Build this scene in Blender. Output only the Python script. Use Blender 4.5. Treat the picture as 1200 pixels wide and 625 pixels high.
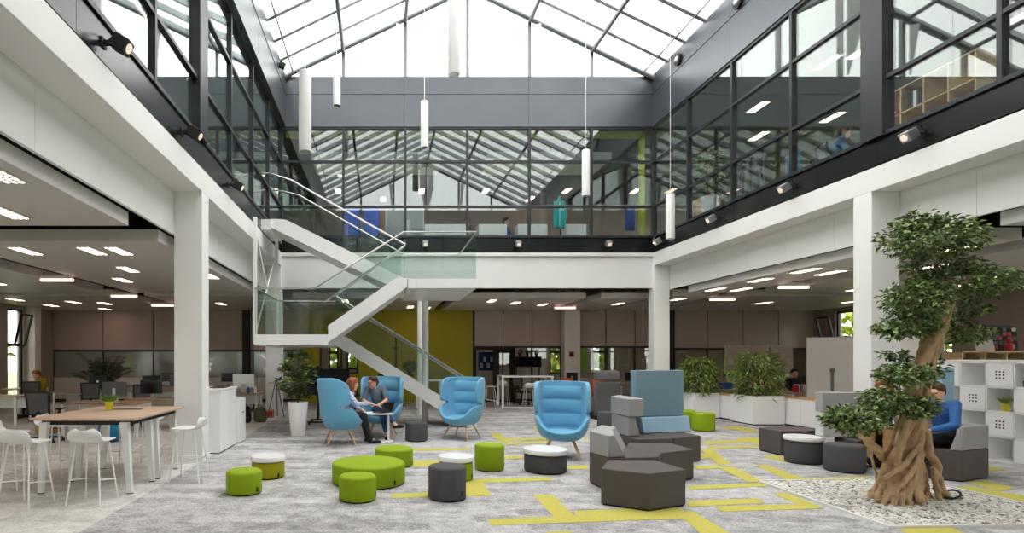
import bpy, bmesh, math, random
from mathutils import Vector, Matrix
for _o in list(bpy.data.objects): bpy.data.objects.remove(_o)
SC = bpy.context.scene
COL = SC.collection
PI = math.pi
random.seed(7)

# ------------------------------------------------------------------ camera, world, exposure
H = 1.7; F = 650.0; VX, VY = 446.0, 420.0            # eye height, focal length and vanishing point of the 1200x625 photo
cam = bpy.data.cameras.new('camera'); cam.sensor_width = 36.0; cam.sensor_fit = 'HORIZONTAL'
cam.lens = 36.0*F/1200; cam.shift_x = (600-VX)/1200; cam.shift_y = (VY-312.5)/1200
cam.clip_start = 0.05; cam.clip_end = 300
camo = bpy.data.objects.new('camera', cam); COL.objects.link(camo)
camo.location = (0, 0, H); camo.rotation_euler = (PI/2, 0, 0)
SC.camera = camo
W = bpy.data.worlds.new('world'); SC.world = W; W.use_nodes = True
bg = W.node_tree.nodes['Background']; bg.inputs[0].default_value = (1.0, 0.992, 0.98, 1); bg.inputs[1].default_value = 4.4
SC.view_settings.view_transform = 'Standard'; SC.view_settings.look = 'None'
SC.view_settings.exposure = 0.35; SC.view_settings.gamma = 1.0; SC.view_settings.use_curve_mapping = False
cy = SC.cycles
cy.max_bounces = 8; cy.diffuse_bounces = 5; cy.glossy_bounces = 4; cy.transmission_bounces = 6; cy.transparent_max_bounces = 24
cy.use_denoising = True; cy.sample_clamp_indirect = 8.0; cy.caustics_reflective = False; cy.caustics_refractive = False
LAMP = 15.0          # radiance of the recessed ceiling lights

# ------------------------------------------------------------------ materials
def lin(c):
    return tuple(((v/255)/12.92 if v <= 10 else (((v/255)+0.055)/1.055)**2.4) for v in c)
MATS = {}
def mat(name, rgb, rough=.6, metal=0.0, var=.08, scale=12.0, bump=0.0, bscale=None, spec=.4, emit=0.0, emit_rgb=None, sheen=0.0):
    if name in MATS: return MATS[name]
    m = bpy.data.materials.new(name); m.use_nodes = True; nt = m.node_tree; b = nt.nodes['Principled BSDF']
    c = lin(rgb)
    b.inputs['Roughness'].default_value = rough; b.inputs['Metallic'].default_value = metal
    b.inputs['Specular IOR Level'].default_value = spec
    if sheen: b.inputs['Sheen Weight'].default_value = sheen
    tc = nt.nodes.new('ShaderNodeTexCoord'); nz = nt.nodes.new('ShaderNodeTexNoise')
    nz.inputs['Scale'].default_value = scale; nz.inputs['Detail'].default_value = 4
    nt.links.new(tc.outputs['Object'], nz.inputs['Vector'])
    rp = nt.nodes.new('ShaderNodeMapRange'); rp.inputs['To Min'].default_value = 1-var; rp.inputs['To Max'].default_value = 1+var
    nt.links.new(nz.outputs['Fac'], rp.inputs['Value'])
    mx = nt.nodes.new('ShaderNodeVectorMath'); mx.operation = 'SCALE'; mx.inputs[0].default_value = c
    nt.links.new(rp.outputs[0], mx.inputs['Scale']); nt.links.new(mx.outputs[0], b.inputs['Base Color'])
    if bump:
        n2 = nt.nodes.new('ShaderNodeTexNoise'); n2.inputs['Scale'].default_value = bscale or scale*8; n2.inputs['Detail'].default_value = 3
        nt.links.new(tc.outputs['Object'], n2.inputs['Vector'])
        bp = nt.nodes.new('ShaderNodeBump'); bp.inputs['Strength'].default_value = bump; bp.inputs['Distance'].default_value = .01
        nt.links.new(n2.outputs['Fac'], bp.inputs['Height']); nt.links.new(bp.outputs[0], b.inputs['Normal'])
    if emit:
        b.inputs['Emission Color'].default_value = lin(emit_rgb or rgb)+(1,); b.inputs['Emission Strength'].default_value = emit
    MATS[name] = m; return m

def glass_mat(name, tint, ior, film=0.0, rough=0.0, haze=(200, 205, 205)):
    m = bpy.data.materials.new(name); m.use_nodes = True; nt = m.node_tree; nt.nodes.clear()
    out = nt.nodes.new('ShaderNodeOutputMaterial'); tr = nt.nodes.new('ShaderNodeBsdfTransparent'); gl = nt.nodes.new('ShaderNodeBsdfGlossy')
    tr.inputs[0].default_value = tint+(1,); gl.inputs['Roughness'].default_value = rough
    gl.inputs['Color'].default_value = (.95, 1, .98, 1)
    fr = nt.nodes.new('ShaderNodeFresnel'); fr.inputs['IOR'].default_value = ior
    # the same Fresnel curve from both sides of the thin pane
    geo = nt.nodes.new('ShaderNodeNewGeometry'); ma = nt.nodes.new('ShaderNodeMapRange')
    ma.inputs['To Min'].default_value = ior; ma.inputs['To Max'].default_value = 1/ior
    nt.links.new(geo.outputs['Backfacing'], ma.inputs['Value']); nt.links.new(ma.outputs[0], fr.inputs['IOR'])
    mx = nt.nodes.new('ShaderNodeMixShader'); nt.links.new(fr.outputs[0], mx.inputs[0])
    src = tr
    if film:
        df = nt.nodes.new('ShaderNodeBsdfTranslucent'); df.inputs[0].default_value = lin(haze)+(1,)
        d2 = nt.nodes.new('ShaderNodeBsdfDiffuse'); d2.inputs[0].default_value = lin(haze)+(1,)
        mm = nt.nodes.new('ShaderNodeMixShader'); mm.inputs[0].default_value = .5
        nt.links.new(df.outputs[0], mm.inputs[1]); nt.links.new(d2.outputs[0], mm.inputs[2])
        m2 = nt.nodes.new('ShaderNodeMixShader'); m2.inputs[0].default_value = film
        nt.links.new(tr.outputs[0], m2.inputs[1]); nt.links.new(mm.outputs[0], m2.inputs[2]); src = m2
    nt.links.new(src.outputs[0], mx.inputs[1]); nt.links.new(gl.outputs[0], mx.inputs[2]); nt.links.new(mx.outputs[0], out.inputs[0])
    MATS[name] = m; return m

def carpet_mat(name, dark, light, ang=0.0):
    m = bpy.data.materials.new(name); m.use_nodes = True; nt = m.node_tree; b = nt.nodes['Principled BSDF']
    b.inputs['Roughness'].default_value = .95; b.inputs['Specular IOR Level'].default_value = .15
    tc = nt.nodes.new('ShaderNodeTexCoord'); mp = nt.nodes.new('ShaderNodeMapping'); mp.inputs['Rotation'].default_value = (0, 0, ang)
    nt.links.new(tc.outputs['Object'], mp.inputs[0])
    br = nt.nodes.new('ShaderNodeTexBrick'); br.inputs['Scale'].default_value = 1.0; br.inputs['Mortar Size'].default_value = 0.0
    br.inputs['Brick Width'].default_value = 1.0; br.inputs['Row Height'].default_value = .25; br.offset = .5
    br.inputs['Color1'].default_value = (.18, .18, .18, 1); br.inputs['Color2'].default_value = (.82, .82, .82, 1); br.inputs['Mortar'].default_value = (.5, .5, .5, 1)
    nt.links.new(mp.outputs[0], br.inputs['Vector'])
    n1 = nt.nodes.new('ShaderNodeTexNoise'); n1.inputs['Scale'].default_value = 4.2; n1.inputs['Detail'].default_value = 6; n1.inputs['Roughness'].default_value = .76
    st = nt.nodes.new('ShaderNodeMapping'); st.inputs['Scale'].default_value = (1, 1.25, 1); nt.links.new(mp.outputs[0], st.inputs[0]); nt.links.new(st.outputs[0], n1.inputs['Vector'])
    n2 = nt.nodes.new('ShaderNodeTexNoise'); n2.inputs['Scale'].default_value = 42; n2.inputs['Detail'].default_value = 3; nt.links.new(tc.outputs['Object'], n2.inputs['Vector'])
    a = nt.nodes.new('ShaderNodeMix'); a.data_type = 'FLOAT'; a.inputs[0].default_value = .76
    nt.links.new(br.outputs['Color'], a.inputs[2]); nt.links.new(n1.outputs['Fac'], a.inputs[3])
    a2 = nt.nodes.new('ShaderNodeMix'); a2.data_type = 'FLOAT'; a2.inputs[0].default_value = .36
    nt.links.new(a.outputs[0], a2.inputs[2]); nt.links.new(n2.outputs['Fac'], a2.inputs[3])
    cr = nt.nodes.new('ShaderNodeValToRGB'); cr.color_ramp.elements[0].position = .40; cr.color_ramp.elements[1].position = .61
    cr.color_ramp.elements[0].color = lin(dark)+(1,); cr.color_ramp.elements[1].color = lin(light)+(1,)
    nt.links.new(a2.outputs[0], cr.inputs[0]); nt.links.new(cr.outputs[0], b.inputs['Base Color'])
    bp = nt.nodes.new('ShaderNodeBump'); bp.inputs['Strength'].default_value = .3; bp.inputs['Distance'].default_value = .004
    nt.links.new(n2.outputs['Fac'], bp.inputs['Height']); nt.links.new(bp.outputs[0], b.inputs['Normal'])
    MATS[name] = m; return m

def wood_mat(name, a, b_, scale=3.0, rough=.5):
    m = bpy.data.materials.new(name); m.use_nodes = True; nt = m.node_tree; b = nt.nodes['Principled BSDF']
    b.inputs['Roughness'].default_value = rough
    tc = nt.nodes.new('ShaderNodeTexCoord'); mp = nt.nodes.new('ShaderNodeMapping'); mp.inputs['Scale'].default_value = (1, 9, 9)
    nz = nt.nodes.new('ShaderNodeTexNoise'); nz.inputs['Scale'].default_value = scale; nz.inputs['Detail'].default_value = 5
    nt.links.new(tc.outputs['Object'], mp.inputs[0]); nt.links.new(mp.outputs[0], nz.inputs['Vector'])
    cr = nt.nodes.new('ShaderNodeValToRGB'); cr.color_ramp.elements[0].position = .3; cr.color_ramp.elements[1].position = .7
    cr.color_ramp.elements[0].color = lin(a)+(1,); cr.color_ramp.elements[1].color = lin(b_)+(1,)
    nt.links.new(nz.outputs['Fac'], cr.inputs[0]); nt.links.new(cr.outputs[0], b.inputs['Base Color'])
    MATS[name] = m; return m

def lamp_mat(name, rgb, s, base=.8):
    m = bpy.data.materials.new(name); m.use_nodes = True; nt = m.node_tree; b = nt.nodes['Principled BSDF']
    b.inputs['Base Color'].default_value = (base, base, base, 1)
    b.inputs['Emission Color'].default_value = lin(rgb)+(1,); b.inputs['Emission Strength'].default_value = s
    MATS[name] = m; return m

carpet_mat('carpet_grey', (130, 128, 128), (203, 201, 200))
carpet_mat('carpet_pale', (174, 171, 167), (222, 219, 214))
mat('carpet_yellow', (190, 182, 92), .95, var=.18, scale=30, bump=.3, bscale=150, spec=.15)
mat('white_paint', (232, 231, 229), .55, var=.02, scale=3, spec=.3)
mat('white_beam', (226, 225, 222), .6, var=.02, scale=2, spec=.25)
mat('white_metal', (236, 236, 234), .35, var=.02)
mat('white_gloss', (243, 243, 242), .22, var=.01)
mat('white_plastic', (226, 227, 224), .4, var=.02)
mat('anthracite', (27, 29, 31), .24, metal=.1, var=.1, scale=2, spec=.5)
mat('band_metal', (88, 92, 97), .33, metal=.55, var=.12, scale=1.3, spec=.5)
mat('frame_dark', (44, 47, 50), .4, metal=.2, var=.05)
mat('black', (20, 20, 21), .6, var=.1)
mat('soft_black', (34, 34, 36), .7, var=.15)
mat('void_dark', (30, 29, 28), .9, var=.1)
mat('steel', (190, 190, 188), .25, metal=1.0, var=.05)
mat('roof_metal', (176, 182, 184), .4, metal=.3, var=.06)
mat('grey_metal', (122, 126, 130), .4, metal=.5, var=.06)
mat('plate', (205, 202, 198), .42, var=.03, scale=1.5, spec=.5)
mat('wall_taupe', (178, 163, 152), .6, var=.05, scale=1.2)
mat('wall_brown', (158, 146, 138), .8, var=.05, scale=1.2)
mat('wall_olive', (160, 150, 34), .7, var=.06, scale=1.0)
mat('lime_paint', (164, 176, 40), .6, var=.05)
mat('wall_white', (214, 210, 204), .8, var=.03)
mat('fabric_blue', (104, 168, 202), .85, var=.07, scale=40, bump=.15, bscale=260, sheen=.25)
mat('fabric_blue_dark', (88, 164, 208), .85, var=.07, scale=40, bump=.15, bscale=260)
mat('fabric_green', (134, 160, 8), .85, var=.06, scale=30, bump=.15, bscale=260)
mat('fabric_olive', (158, 150, 10), .85, var=.06, scale=30, bump=.15, bscale=260)
mat('fabric_charcoal', (78, 77, 80), .9, var=.18, scale=60, bump=.2, bscale=260)
mat('fabric_brown', (88, 80, 78), .65, var=.06, scale=6, spec=.35)
mat('fabric_grey', (158, 157, 156), .9, var=.22, scale=60, bump=.2, bscale=240)
mat('fabric_lightgrey', (190, 189, 187), .9, var=.12, scale=60, bump=.2, bscale=240)
mat('fabric_slate', (120, 148, 164), .9, var=.22, scale=60, bump=.25, bscale=240)
mat('fabric_paleblue', (150, 184, 204), .9, var=.14, scale=60, bump=.25, bscale=240)
mat('fabric_midgrey', (98, 97, 97), .9, var=.12, scale=50, bump=.2, bscale=240)
wood_mat('oak', (190, 150, 104), (222, 186, 140))
wood_mat('table_wood', (176, 148, 126), (206, 180, 158), scale=2.0)
wood_mat('birch', (206, 176, 128), (226, 200, 154), scale=2.0)
wood_mat('desk_wood', (150, 122, 98), (180, 150, 124), scale=2.0)
mat('leaf_a', (70, 94, 48), .5, var=.25, scale=8); mat('leaf_b', (104, 128, 74), .5, var=.25, scale=8); mat('leaf_c', (156, 172, 114), .5, var=.25, scale=8)
mat('leaf_lime', (158, 182, 82), .5, var=.25, scale=8); mat('leaf_dark', (30, 44, 26), .5, var=.25, scale=8)
mat('leaf_fresh', (118, 170, 50), .5, var=.2, scale=8); mat('leaf_cream', (196, 190, 120), .5, var=.2, scale=8); mat('leaf_red', (150, 84, 56), .5, var=.2, scale=8)
mat('bark', (186, 156, 120), .9, var=.5, scale=11, bump=.8, bscale=30)
mat('stem_brown', (110, 84, 58), .9, var=.2, scale=20)
mat('soil', (60, 48, 38), .95, var=.3, scale=30)
mat('stone_a', (226, 223, 216), .8, var=.1); mat('stone_b', (190, 186, 178), .8, var=.1); mat('stone_c', (128, 122, 114), .8, var=.15)
mat('gravel_bed', (150, 145, 138), .95, var=.3, scale=60)
mat('pot_yellow', (218, 206, 40), .5, var=.04)
mat('ball_blue', (30, 120, 170), .4, var=.05)
mat('orange', (216, 96, 40), .6, var=.08); mat('teal', (40, 168, 172), .8, var=.12, scale=14); mat('denim', (74, 110, 138), .9, var=.2, scale=25)
mat('navy_blue', (34, 66, 140), .6, var=.1); mat('red', (170, 44, 46), .6, var=.1); mat('mustard', (176, 150, 30), .85, var=.15, scale=20)
mat('cardboard', (168, 134, 96), .8, var=.08); mat('camo', (92, 98, 68), .85, var=.4, scale=9)
mat('paper', (236, 234, 228), .8, var=.03); mat('screen_dark', (26, 27, 30), .25, var=.05); mat('alu', (176, 178, 180), .35, metal=.8, var=.03)
mat('mesh_grey', (92, 92, 94), .8, var=.1, scale=40); mat('monitor_back', (86, 86, 90), .5, var=.05)
mat('skin', (222, 170, 142), .55, var=.05, scale=12); mat('hair_brown', (82, 56, 40), .6, var=.25, scale=30); mat('hair_auburn', (150, 88, 48), .6, var=.25, scale=30)
mat('hair_dark', (40, 32, 28), .6, var=.2, scale=30)
mat('shirt_greyblue', (96, 112, 126), .85, var=.35, scale=26); wood_mat('blouse', (96, 134, 190), (240, 243, 247), 5.0, .85)
mat('jeans', (54, 78, 112), .9, var=.2, scale=30); mat('black_cloth', (32, 30, 33), .85, var=.15); mat('khaki', (168, 126, 82), .9, var=.12, scale=25)
mat('shirt_denim', (58, 104, 166), .9, var=.25, scale=25); mat('shoe_black', (26, 25, 26), .45, var=.1); mat('lip', (176, 92, 84), .5); mat('glasses_red', (140, 40, 44), .4)
mat('bottle_blue', (40, 90, 170), .3, var=.05); mat('pod_white', (240, 240, 238), .4, var=.01)
mat('outdoor_leaf', (150, 170, 60), .6, var=.35, scale=3); mat('outdoor_leaf2', (186, 196, 90), .6, var=.3, scale=3); mat('outdoor_ground', (130, 136, 90), .9, var=.2, scale=1)
lamp_mat('lamp_warm', (255, 210, 184), LAMP); lamp_mat('lamp_pink', (255, 196, 170), 3.2); lamp_mat('lamp_white', (255, 236, 216), 8.0)
lamp_mat('screen_blue', (36, 84, 190), .5, .02); lamp_mat('pod_glow', (255, 250, 244), .32)
glass_mat('glass_clear', (.93, .96, .955), 1.68)
glass_mat('glass_roof', (.955, .96, .955), 1.35)
glass_mat('glass_rail', (.915, .955, .94), 1.5)
glass_mat('glass_wall', (.86, .88, .86), 1.6)
glass_mat('glass_frost', (.75, .75, .74), 1.5, film=.55, rough=.12)
glass_mat('glass_outer', (.95, .97, .95), 1.3)
glass_mat('glass_ware', (.85, .88, .88), 1.5, film=.2)

# ------------------------------------------------------------------ mesh builder
class MB:
    def __init__(s): s.v = []; s.f = []; s.m = []; s.mi = 0
    def add(s, vs, fs):
        o = len(s.v); s.v += [tuple(p) for p in vs]; s.f += [tuple(i+o for i in f) for f in fs]; s.m += [s.mi]*len(fs); return s
    def mat(s, i): s.mi = i; return s
    def bb(s, x0, x1, y0, y1, z0, z1):
        return s.add([(x0,y0,z0),(x1,y0,z0),(x1,y1,z0),(x0,y1,z0),(x0,y0,z1),(x1,y0,z1),(x1,y1,z1),(x0,y1,z1)],
                     [(0,3,2,1),(4,5,6,7),(0,1,5,4),(1,2,6,5),(2,3,7,6),(3,0,4,7)])
    def box(s, c, d, rz=0.0, rx=0.0, ry=0.0):
        R = Matrix.Translation(c) @ Matrix.Rotation(rz,4,'Z') @ Matrix.Rotation(ry,4,'Y') @ Matrix.Rotation(rx,4,'X')
        hx, hy, hz = d[0]/2, d[1]/2, d[2]/2
        vs = [R @ Vector(p) for p in [(-hx,-hy,-hz),(hx,-hy,-hz),(hx,hy,-hz),(-hx,hy,-hz),(-hx,-hy,hz),(hx,-hy,hz),(hx,hy,hz),(-hx,hy,hz)]]
        return s.add(vs, [(0,3,2,1),(4,5,6,7),(0,1,5,4),(1,2,6,5),(2,3,7,6),(3,0,4,7)])
    def bar(s, a, b, w, h=None, up=(0,0,1)):
        a = Vector(a); b = Vector(b); d = (b-a).normalized(); u = Vector(up)
        if abs(d.dot(u)) > .98: u = Vector((0,1,0))
        sx = d.cross(u).normalized(); sy = sx.cross(d).normalized(); h = h or w
        vs = []
        for p in (a, b):
            for (i, j) in ((-1,-1),(1,-1),(1,1),(-1,1)): vs.append(p + sx*(i*w/2) + sy*(j*h/2))
        return s.add(vs, [(0,1,2,3),(7,6,5,4),(0,4,5,1),(1,5,6,2),(2,6,7,3),(3,7,4,0)])
    def tube(s, pts, r, n=8, cap=True):
        pts = [Vector(p) for p in pts]; rs = r if isinstance(r, (list, tuple)) else [r]*len(pts)
        vs = []; fs = []; prev = None
        for i, p in enumerate(pts):
            d = (pts[min(i+1,len(pts)-1)]-pts[max(i-1,0)]).normalized()
            if prev is None:
                u = Vector((0,0,1)) if abs(d.z) < .9 else Vector((1,0,0)); a = d.cross(u).normalized()
            else: a = (prev - d*prev.dot(d)).normalized()
            prev = a; b = d.cross(a)
            for k in range(n):
                t = 2*PI*k/n; vs.append(p + a*(rs[i]*math.cos(t)) + b*(rs[i]*math.sin(t)))
        for i in range(len(pts)-1):
            for k in range(n):
                k2 = (k+1)%n; fs.append((i*n+k, i*n+k2, (i+1)*n+k2, (i+1)*n+k))
        if cap: fs.append(tuple(range(n-1,-1,-1))); fs.append(tuple((len(pts)-1)*n+k for k in range(n)))
        return s.add(vs, fs)
    def lathe(s, prof, c=(0,0,0), n=32, sx=1.0, sy=1.0):
        vs = []; fs = []; c = Vector(c)
        for (r, z) in prof:
            for k in range(n):
                t = 2*PI*k/n; vs.append((c.x+sx*r*math.cos(t), c.y+sy*r*math.sin(t), c.z+z))
        for i in range(len(prof)-1):
            for k in range(n):
                k2 = (k+1)%n; fs.append((i*n+k, i*n+k2, (i+1)*n+k2, (i+1)*n+k))
        if prof[0][0] > 1e-5: fs.append(tuple(range(n-1,-1,-1)))
        if prof[-1][0] > 1e-5: fs.append(tuple((len(prof)-1)*n+k for k in range(n)))
        return s.add(vs, fs)
    def prism(s, poly, z0, z1):
        n = len(poly); a = sum(poly[i][0]*poly[(i+1)%n][1]-poly[(i+1)%n][0]*poly[i][1] for i in range(n))
        if a < 0: poly = poly[::-1]
        vs = [(p[0],p[1],z0) for p in poly]+[(p[0],p[1],z1) for p in poly]
        return s.add(vs, [tuple(range(n-1,-1,-1)), tuple(range(n,2*n))]+[(i,(i+1)%n,n+(i+1)%n,n+i) for i in range(n)])
    def loft(s, lo, hi):           # two loops of the same length
        n = len(lo)
        return s.add(list(lo)+list(hi), [tuple(range(n-1,-1,-1)), tuple(range(n,2*n))]+[(i,(i+1)%n,n+(i+1)%n,n+i) for i in range(n)])
    def sphere(s, c, r, sc=(1,1,1), n=16):
        prof = [(max(1e-6, r*math.sin(PI*i/(n//2))), -r*math.cos(PI*i/(n//2))) for i in range(n//2+1)]
        o = len(s.v); s.lathe(prof, (0,0,0), n)
        for i in range(o, len(s.v)):
            v = s.v[i]; s.v[i] = (c[0]+v[0]*sc[0], c[1]+v[1]*sc[1], c[2]+v[2]*sc[2])
        return s
    def grid(s, rows, close=False):
        nr, nc = len(rows), len(rows[0]); vs = [p for r in rows for p in r]; fs = []
        for i in range(nr-1):
            for j in range(nc if close else nc-1):
                j2 = (j+1)%nc; fs.append((i*nc+j, i*nc+j2, (i+1)*nc+j2, (i+1)*nc+j))
        return s.add(vs, fs)
    def leaf(s, p, d, n, L, w, fold=.25):
        d = d.normalized(); sd = d.cross(n); sd = sd.normalized() if sd.length > 1e-4 else Vector((1,0,0)); up = sd.cross(d)
        mid = p + d*(L*.45)
        return s.add([p, mid+sd*(w/2)+up*(fold*w), p+d*L-up*(L*.12), mid-sd*(w/2)+up*(fold*w)], [(0,1,2),(0,2,3)])

def link_mesh(name, me, mats, parent=None, smooth=False, angle=40):
    o = bpy.data.objects.new(name, me); COL.objects.link(o)
    for m in (mats if isinstance(mats, (list, tuple)) else [mats]): me.materials.append(MATS[m])
    if smooth:
        me.polygons.foreach_set('use_smooth', [True]*len(me.polygons))
        if angle < 180: me.set_sharp_from_angle(angle=math.radians(angle))
    if parent: o.parent = parent
    return o
def obj(name, mb, mats, parent=None, smooth=False, bevel=0, sub=0, solid=0, angle=40, segs=2, loc=None, weld=False):
    me = bpy.data.meshes.new(name); me.from_pydata(mb.v, [], mb.f); me.polygons.foreach_set('material_index', mb.m)
    if weld:
        bm = bmesh.new(); bm.from_mesh(me); bmesh.ops.remove_doubles(bm, verts=bm.verts, dist=1e-4); bmesh.ops.recalc_face_normals(bm, faces=bm.faces); bm.to_mesh(me); bm.free()
    me.update()
    o = link_mesh(name, me, mats, parent, smooth or bool(bevel) or bool(sub), angle)
    if loc: o.location = loc
    if solid:
        m = o.modifiers.new('s','SOLIDIFY'); m.thickness = solid; m.offset = -1
    if bevel:
        m = o.modifiers.new('b','BEVEL'); m.width = bevel; m.segments = segs; m.limit_method = 'ANGLE'; m.angle_limit = math.radians(35)
    if sub:
        m = o.modifiers.new('u','SUBSURF'); m.levels = sub; m.render_levels = sub
    return o
def tag(o, label, cat, group=None, kind=None):
    o['label'] = label; o['category'] = cat
    if group: o['group'] = group
    if kind: o['kind'] = kind
    return o
def thing(name, label, cat, loc=(0,0,0), rz=0.0, group=None):
    o = bpy.data.objects.new(name, None); COL.objects.link(o); o.empty_display_size = .1
    o.location = loc; o.rotation_euler = (0,0,rz); return tag(o, label, cat, group)
def struct(name, mb=None, mats=None, parent=None, label=None, cat=None, **k):
    if mb is None:
        o = bpy.data.objects.new(name, None); COL.objects.link(o)
    else: o = obj(name, mb, mats, parent, **k)
    if parent is None:
        o['kind'] = 'structure'; o['label'] = label or name.replace('_',' '); o['category'] = cat or name.split('_')[0].split('.')[0]
    return o
KIDS = {}
def dup(root, loc=None, rz=None, label=None, group=None, scale=None):
    def cp(o, par):
        c = o.copy(); COL.objects.link(c)
        if par: c.parent = par
        for ch in [x for x in o.children]: cp(ch, c)
        return c
    r = cp(root, None)
    if loc is not None: r.location = loc
    if rz is not None: r.rotation_euler = (0,0,rz)
    if scale is not None: r.scale = (scale,)*3 if isinstance(scale,(int,float)) else scale
    if label: r['label'] = label
    if group: r['group'] = group
    return r
def fl(px, py, z=0.0):             # point at height z seen at that pixel of the photo
    s = (py-VY)/(H-z); return ((px-VX)/s, F/s)
def face(dx, dy): return math.atan2(dx, -dy)
ORD = ['first','second','third','fourth','fifth','sixth','seventh','eighth','ninth','tenth','eleventh','twelfth','thirteenth','fourteenth']
def remesh_obj(name, mb, mats, parent, voxel, smooth_it=4, matfn=None):
    me = bpy.data.meshes.new(name); me.from_pydata(mb.v, [], mb.f); me.update()
    o = bpy.data.objects.new(name, me); COL.objects.link(o)
    r = o.modifiers.new('r','REMESH'); r.mode = 'VOXEL'; r.voxel_size = voxel
    if smooth_it:
        s = o.modifiers.new('s','SMOOTH'); s.iterations = smooth_it; s.factor = .5
    dg = bpy.context.evaluated_depsgraph_get()
    m2 = bpy.data.meshes.new_from_object(o.evaluated_get(dg)); m2.name = name
    o.modifiers.clear(); o.data = m2; bpy.data.meshes.remove(me)
    m2.materials.clear()
    for m in (mats if isinstance(mats,(list,tuple)) else [mats]): m2.materials.append(MATS[m])
    if matfn: m2.polygons.foreach_set('material_index', [matfn(p.center) for p in m2.polygons])
    m2.polygons.foreach_set('use_smooth', [True]*len(m2.polygons)); m2.update()
    if parent: o.parent = parent
    return o
def capsule(mb, a, ra, b, rb, n=12):
    a = Vector(a); b = Vector(b); d = b-a; L = d.length
    if L < 1e-5: return mb.sphere(a, max(ra, rb), n=n)
    d /= L; u = Vector((0,0,1)) if abs(d.z) < .9 else Vector((1,0,0)); x = d.cross(u).normalized(); y = d.cross(x)
    rings = [(a - d*ra, 1e-5)]
    for t in (.35, .7): rings.append((a - d*(ra*math.cos(t*PI/2)), ra*math.sin(t*PI/2)))
    rings += [(a, ra), (b, rb)]
    for t in (.7, .35): rings.append((b + d*(rb*math.cos(t*PI/2)), rb*math.sin(t*PI/2)))
    rings.append((b + d*rb, 1e-5))
    rows = [[p + x*(r*math.cos(2*PI*k/n)) + y*(r*math.sin(2*PI*k/n)) for k in range(n)] for p, r in rings]
    return mb.grid(rows, close=True)
def chain(mb, pts):               # [(point, radius), ...]
    for (a, ra), (b, rb) in zip(pts, pts[1:]): capsule(mb, a, ra, b, rb)
    return mb

# ------------------------------------------------------------------ the building
XL, XR, Y0, Y1, MOD = -2.91, 8.01, 1.69, 16.25, 1.82
GL, GR = -2.95, 7.97                                   # upper glazing planes
XW, XE, YS, YB, YO = -12.7, 16.8, -4.0, 21.5, 24.6     # outer walls, office back partition, outer back wall
# floor: grey carpet, paler carpet along the left offices, yellow carpet planks
f = MB()
f.add([(XL-.03,YS,0),(XE,YS,0),(XE,YO,0),(XL-.03,YO,0)], [(0,1,2,3)])
f.mat(1).add([(XW,YS,0),(XL-.03,YS,0),(XL-.03,YO,0),(XW,YO,0)], [(0,1,2,3)])
f.mat(2)
def A(*q): return [(440+x/4.286, 520+y/4.286) for x, y in q]
def Bq(*q): return [(680+x/4.286, 500+y/4.286) for x, y in q]
def Cq(*q): return [(560+x/6.0, 460+y/6.0) for x, y in q]
def Dq(*q): return [(1040+x/7.35, 540+y/7.35) for x, y in q]
PL = [A((190,26),(460,23),(485,33),(195,40)), A((185,88),(330,84),(300,112),(190,118)), A((75,255),(275,246),(275,270),(80,275)),
 A((440,181),(530,179),(582,265),(440,266)), A((530,178),(880,168),(892,186),(540,197)), A((650,66),(755,62),(750,75),(650,78)),
 A((965,113),(1070,110),(1070,128),(962,130)), A((790,258),(888,258),(1002,366),(897,370)), A((557,382),(1600,340),(1560,378),(580,413)),
 A((1000,340),(1510,316),(1560,348),(1006,364)), A((860,445),(975,440),(990,452),(850,452)),
 Bq((480,431),(572,431),(765,545),(610,545)), Bq((540,376),(890,362),(930,386),(535,406)), Bq((670,403),(1150,390),(1200,415),(715,430)),
 Bq((966,338),(1040,335),(1230,415),(1120,405)), Bq((545,300),(920,285),(975,300),(545,319)), Bq((580,200),(690,196),(720,212),(580,216)),
 Bq((685,205),(762,203),(935,280),(845,282)), Bq((605,115),(660,115),(765,192),(690,196)), Bq((610,75),(880,68),(890,80),(640,92)),
 Bq((640,102),(890,97),(890,108),(640,115)), Bq((690,0),(800,0),(890,22),(860,33)), Bq((910,150),(990,145),(1040,170),(1035,182)),
 Bq((880,195),(930,193),(1155,273),(1040,273)), Bq((1045,262),(1450,252),(1450,266),(1050,276)), Bq((605,135),(660,150),(690,160),(610,165)),
 Cq((80,290),(145,285),(230,352),(165,360)), Cq((170,325),(470,322),(480,336),(210,341)), Cq((190,352),(500,347),(510,361),(190,371)),
 Cq((390,245),(440,245),(440,265),(400,265)), Cq((195,452),(335,449),(335,465),(195,471)), Cq((740,310),(775,308),(775,332),(750,332)),
 Dq((580,235),(690,222),(1400,345),(1400,440)), Dq((690,196),(830,178),(1115,238),(960,268)), Dq((870,58),(1030,75),(930,92),(870,95)), Dq((100,588),(545,580),(665,632),(160,632)),
 [(1000,566),(1028,565),(1026,561),(990,562)], [(715,505),(760,503),(762,507),(715,509)], [(860,515),(885,513),(930,523),(905,526)]]
for k, q in enumerate(PL):
    z = .002 + .00012*k
    f.add([fl(x, y)+(z,) for x, y in q], [(3,2,1,0)])
struct('floor', f, ['carpet_grey','carpet_pale','carpet_yellow'], label='grey mottled carpet floor with scattered yellow carpet planks', cat='floor')

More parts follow.
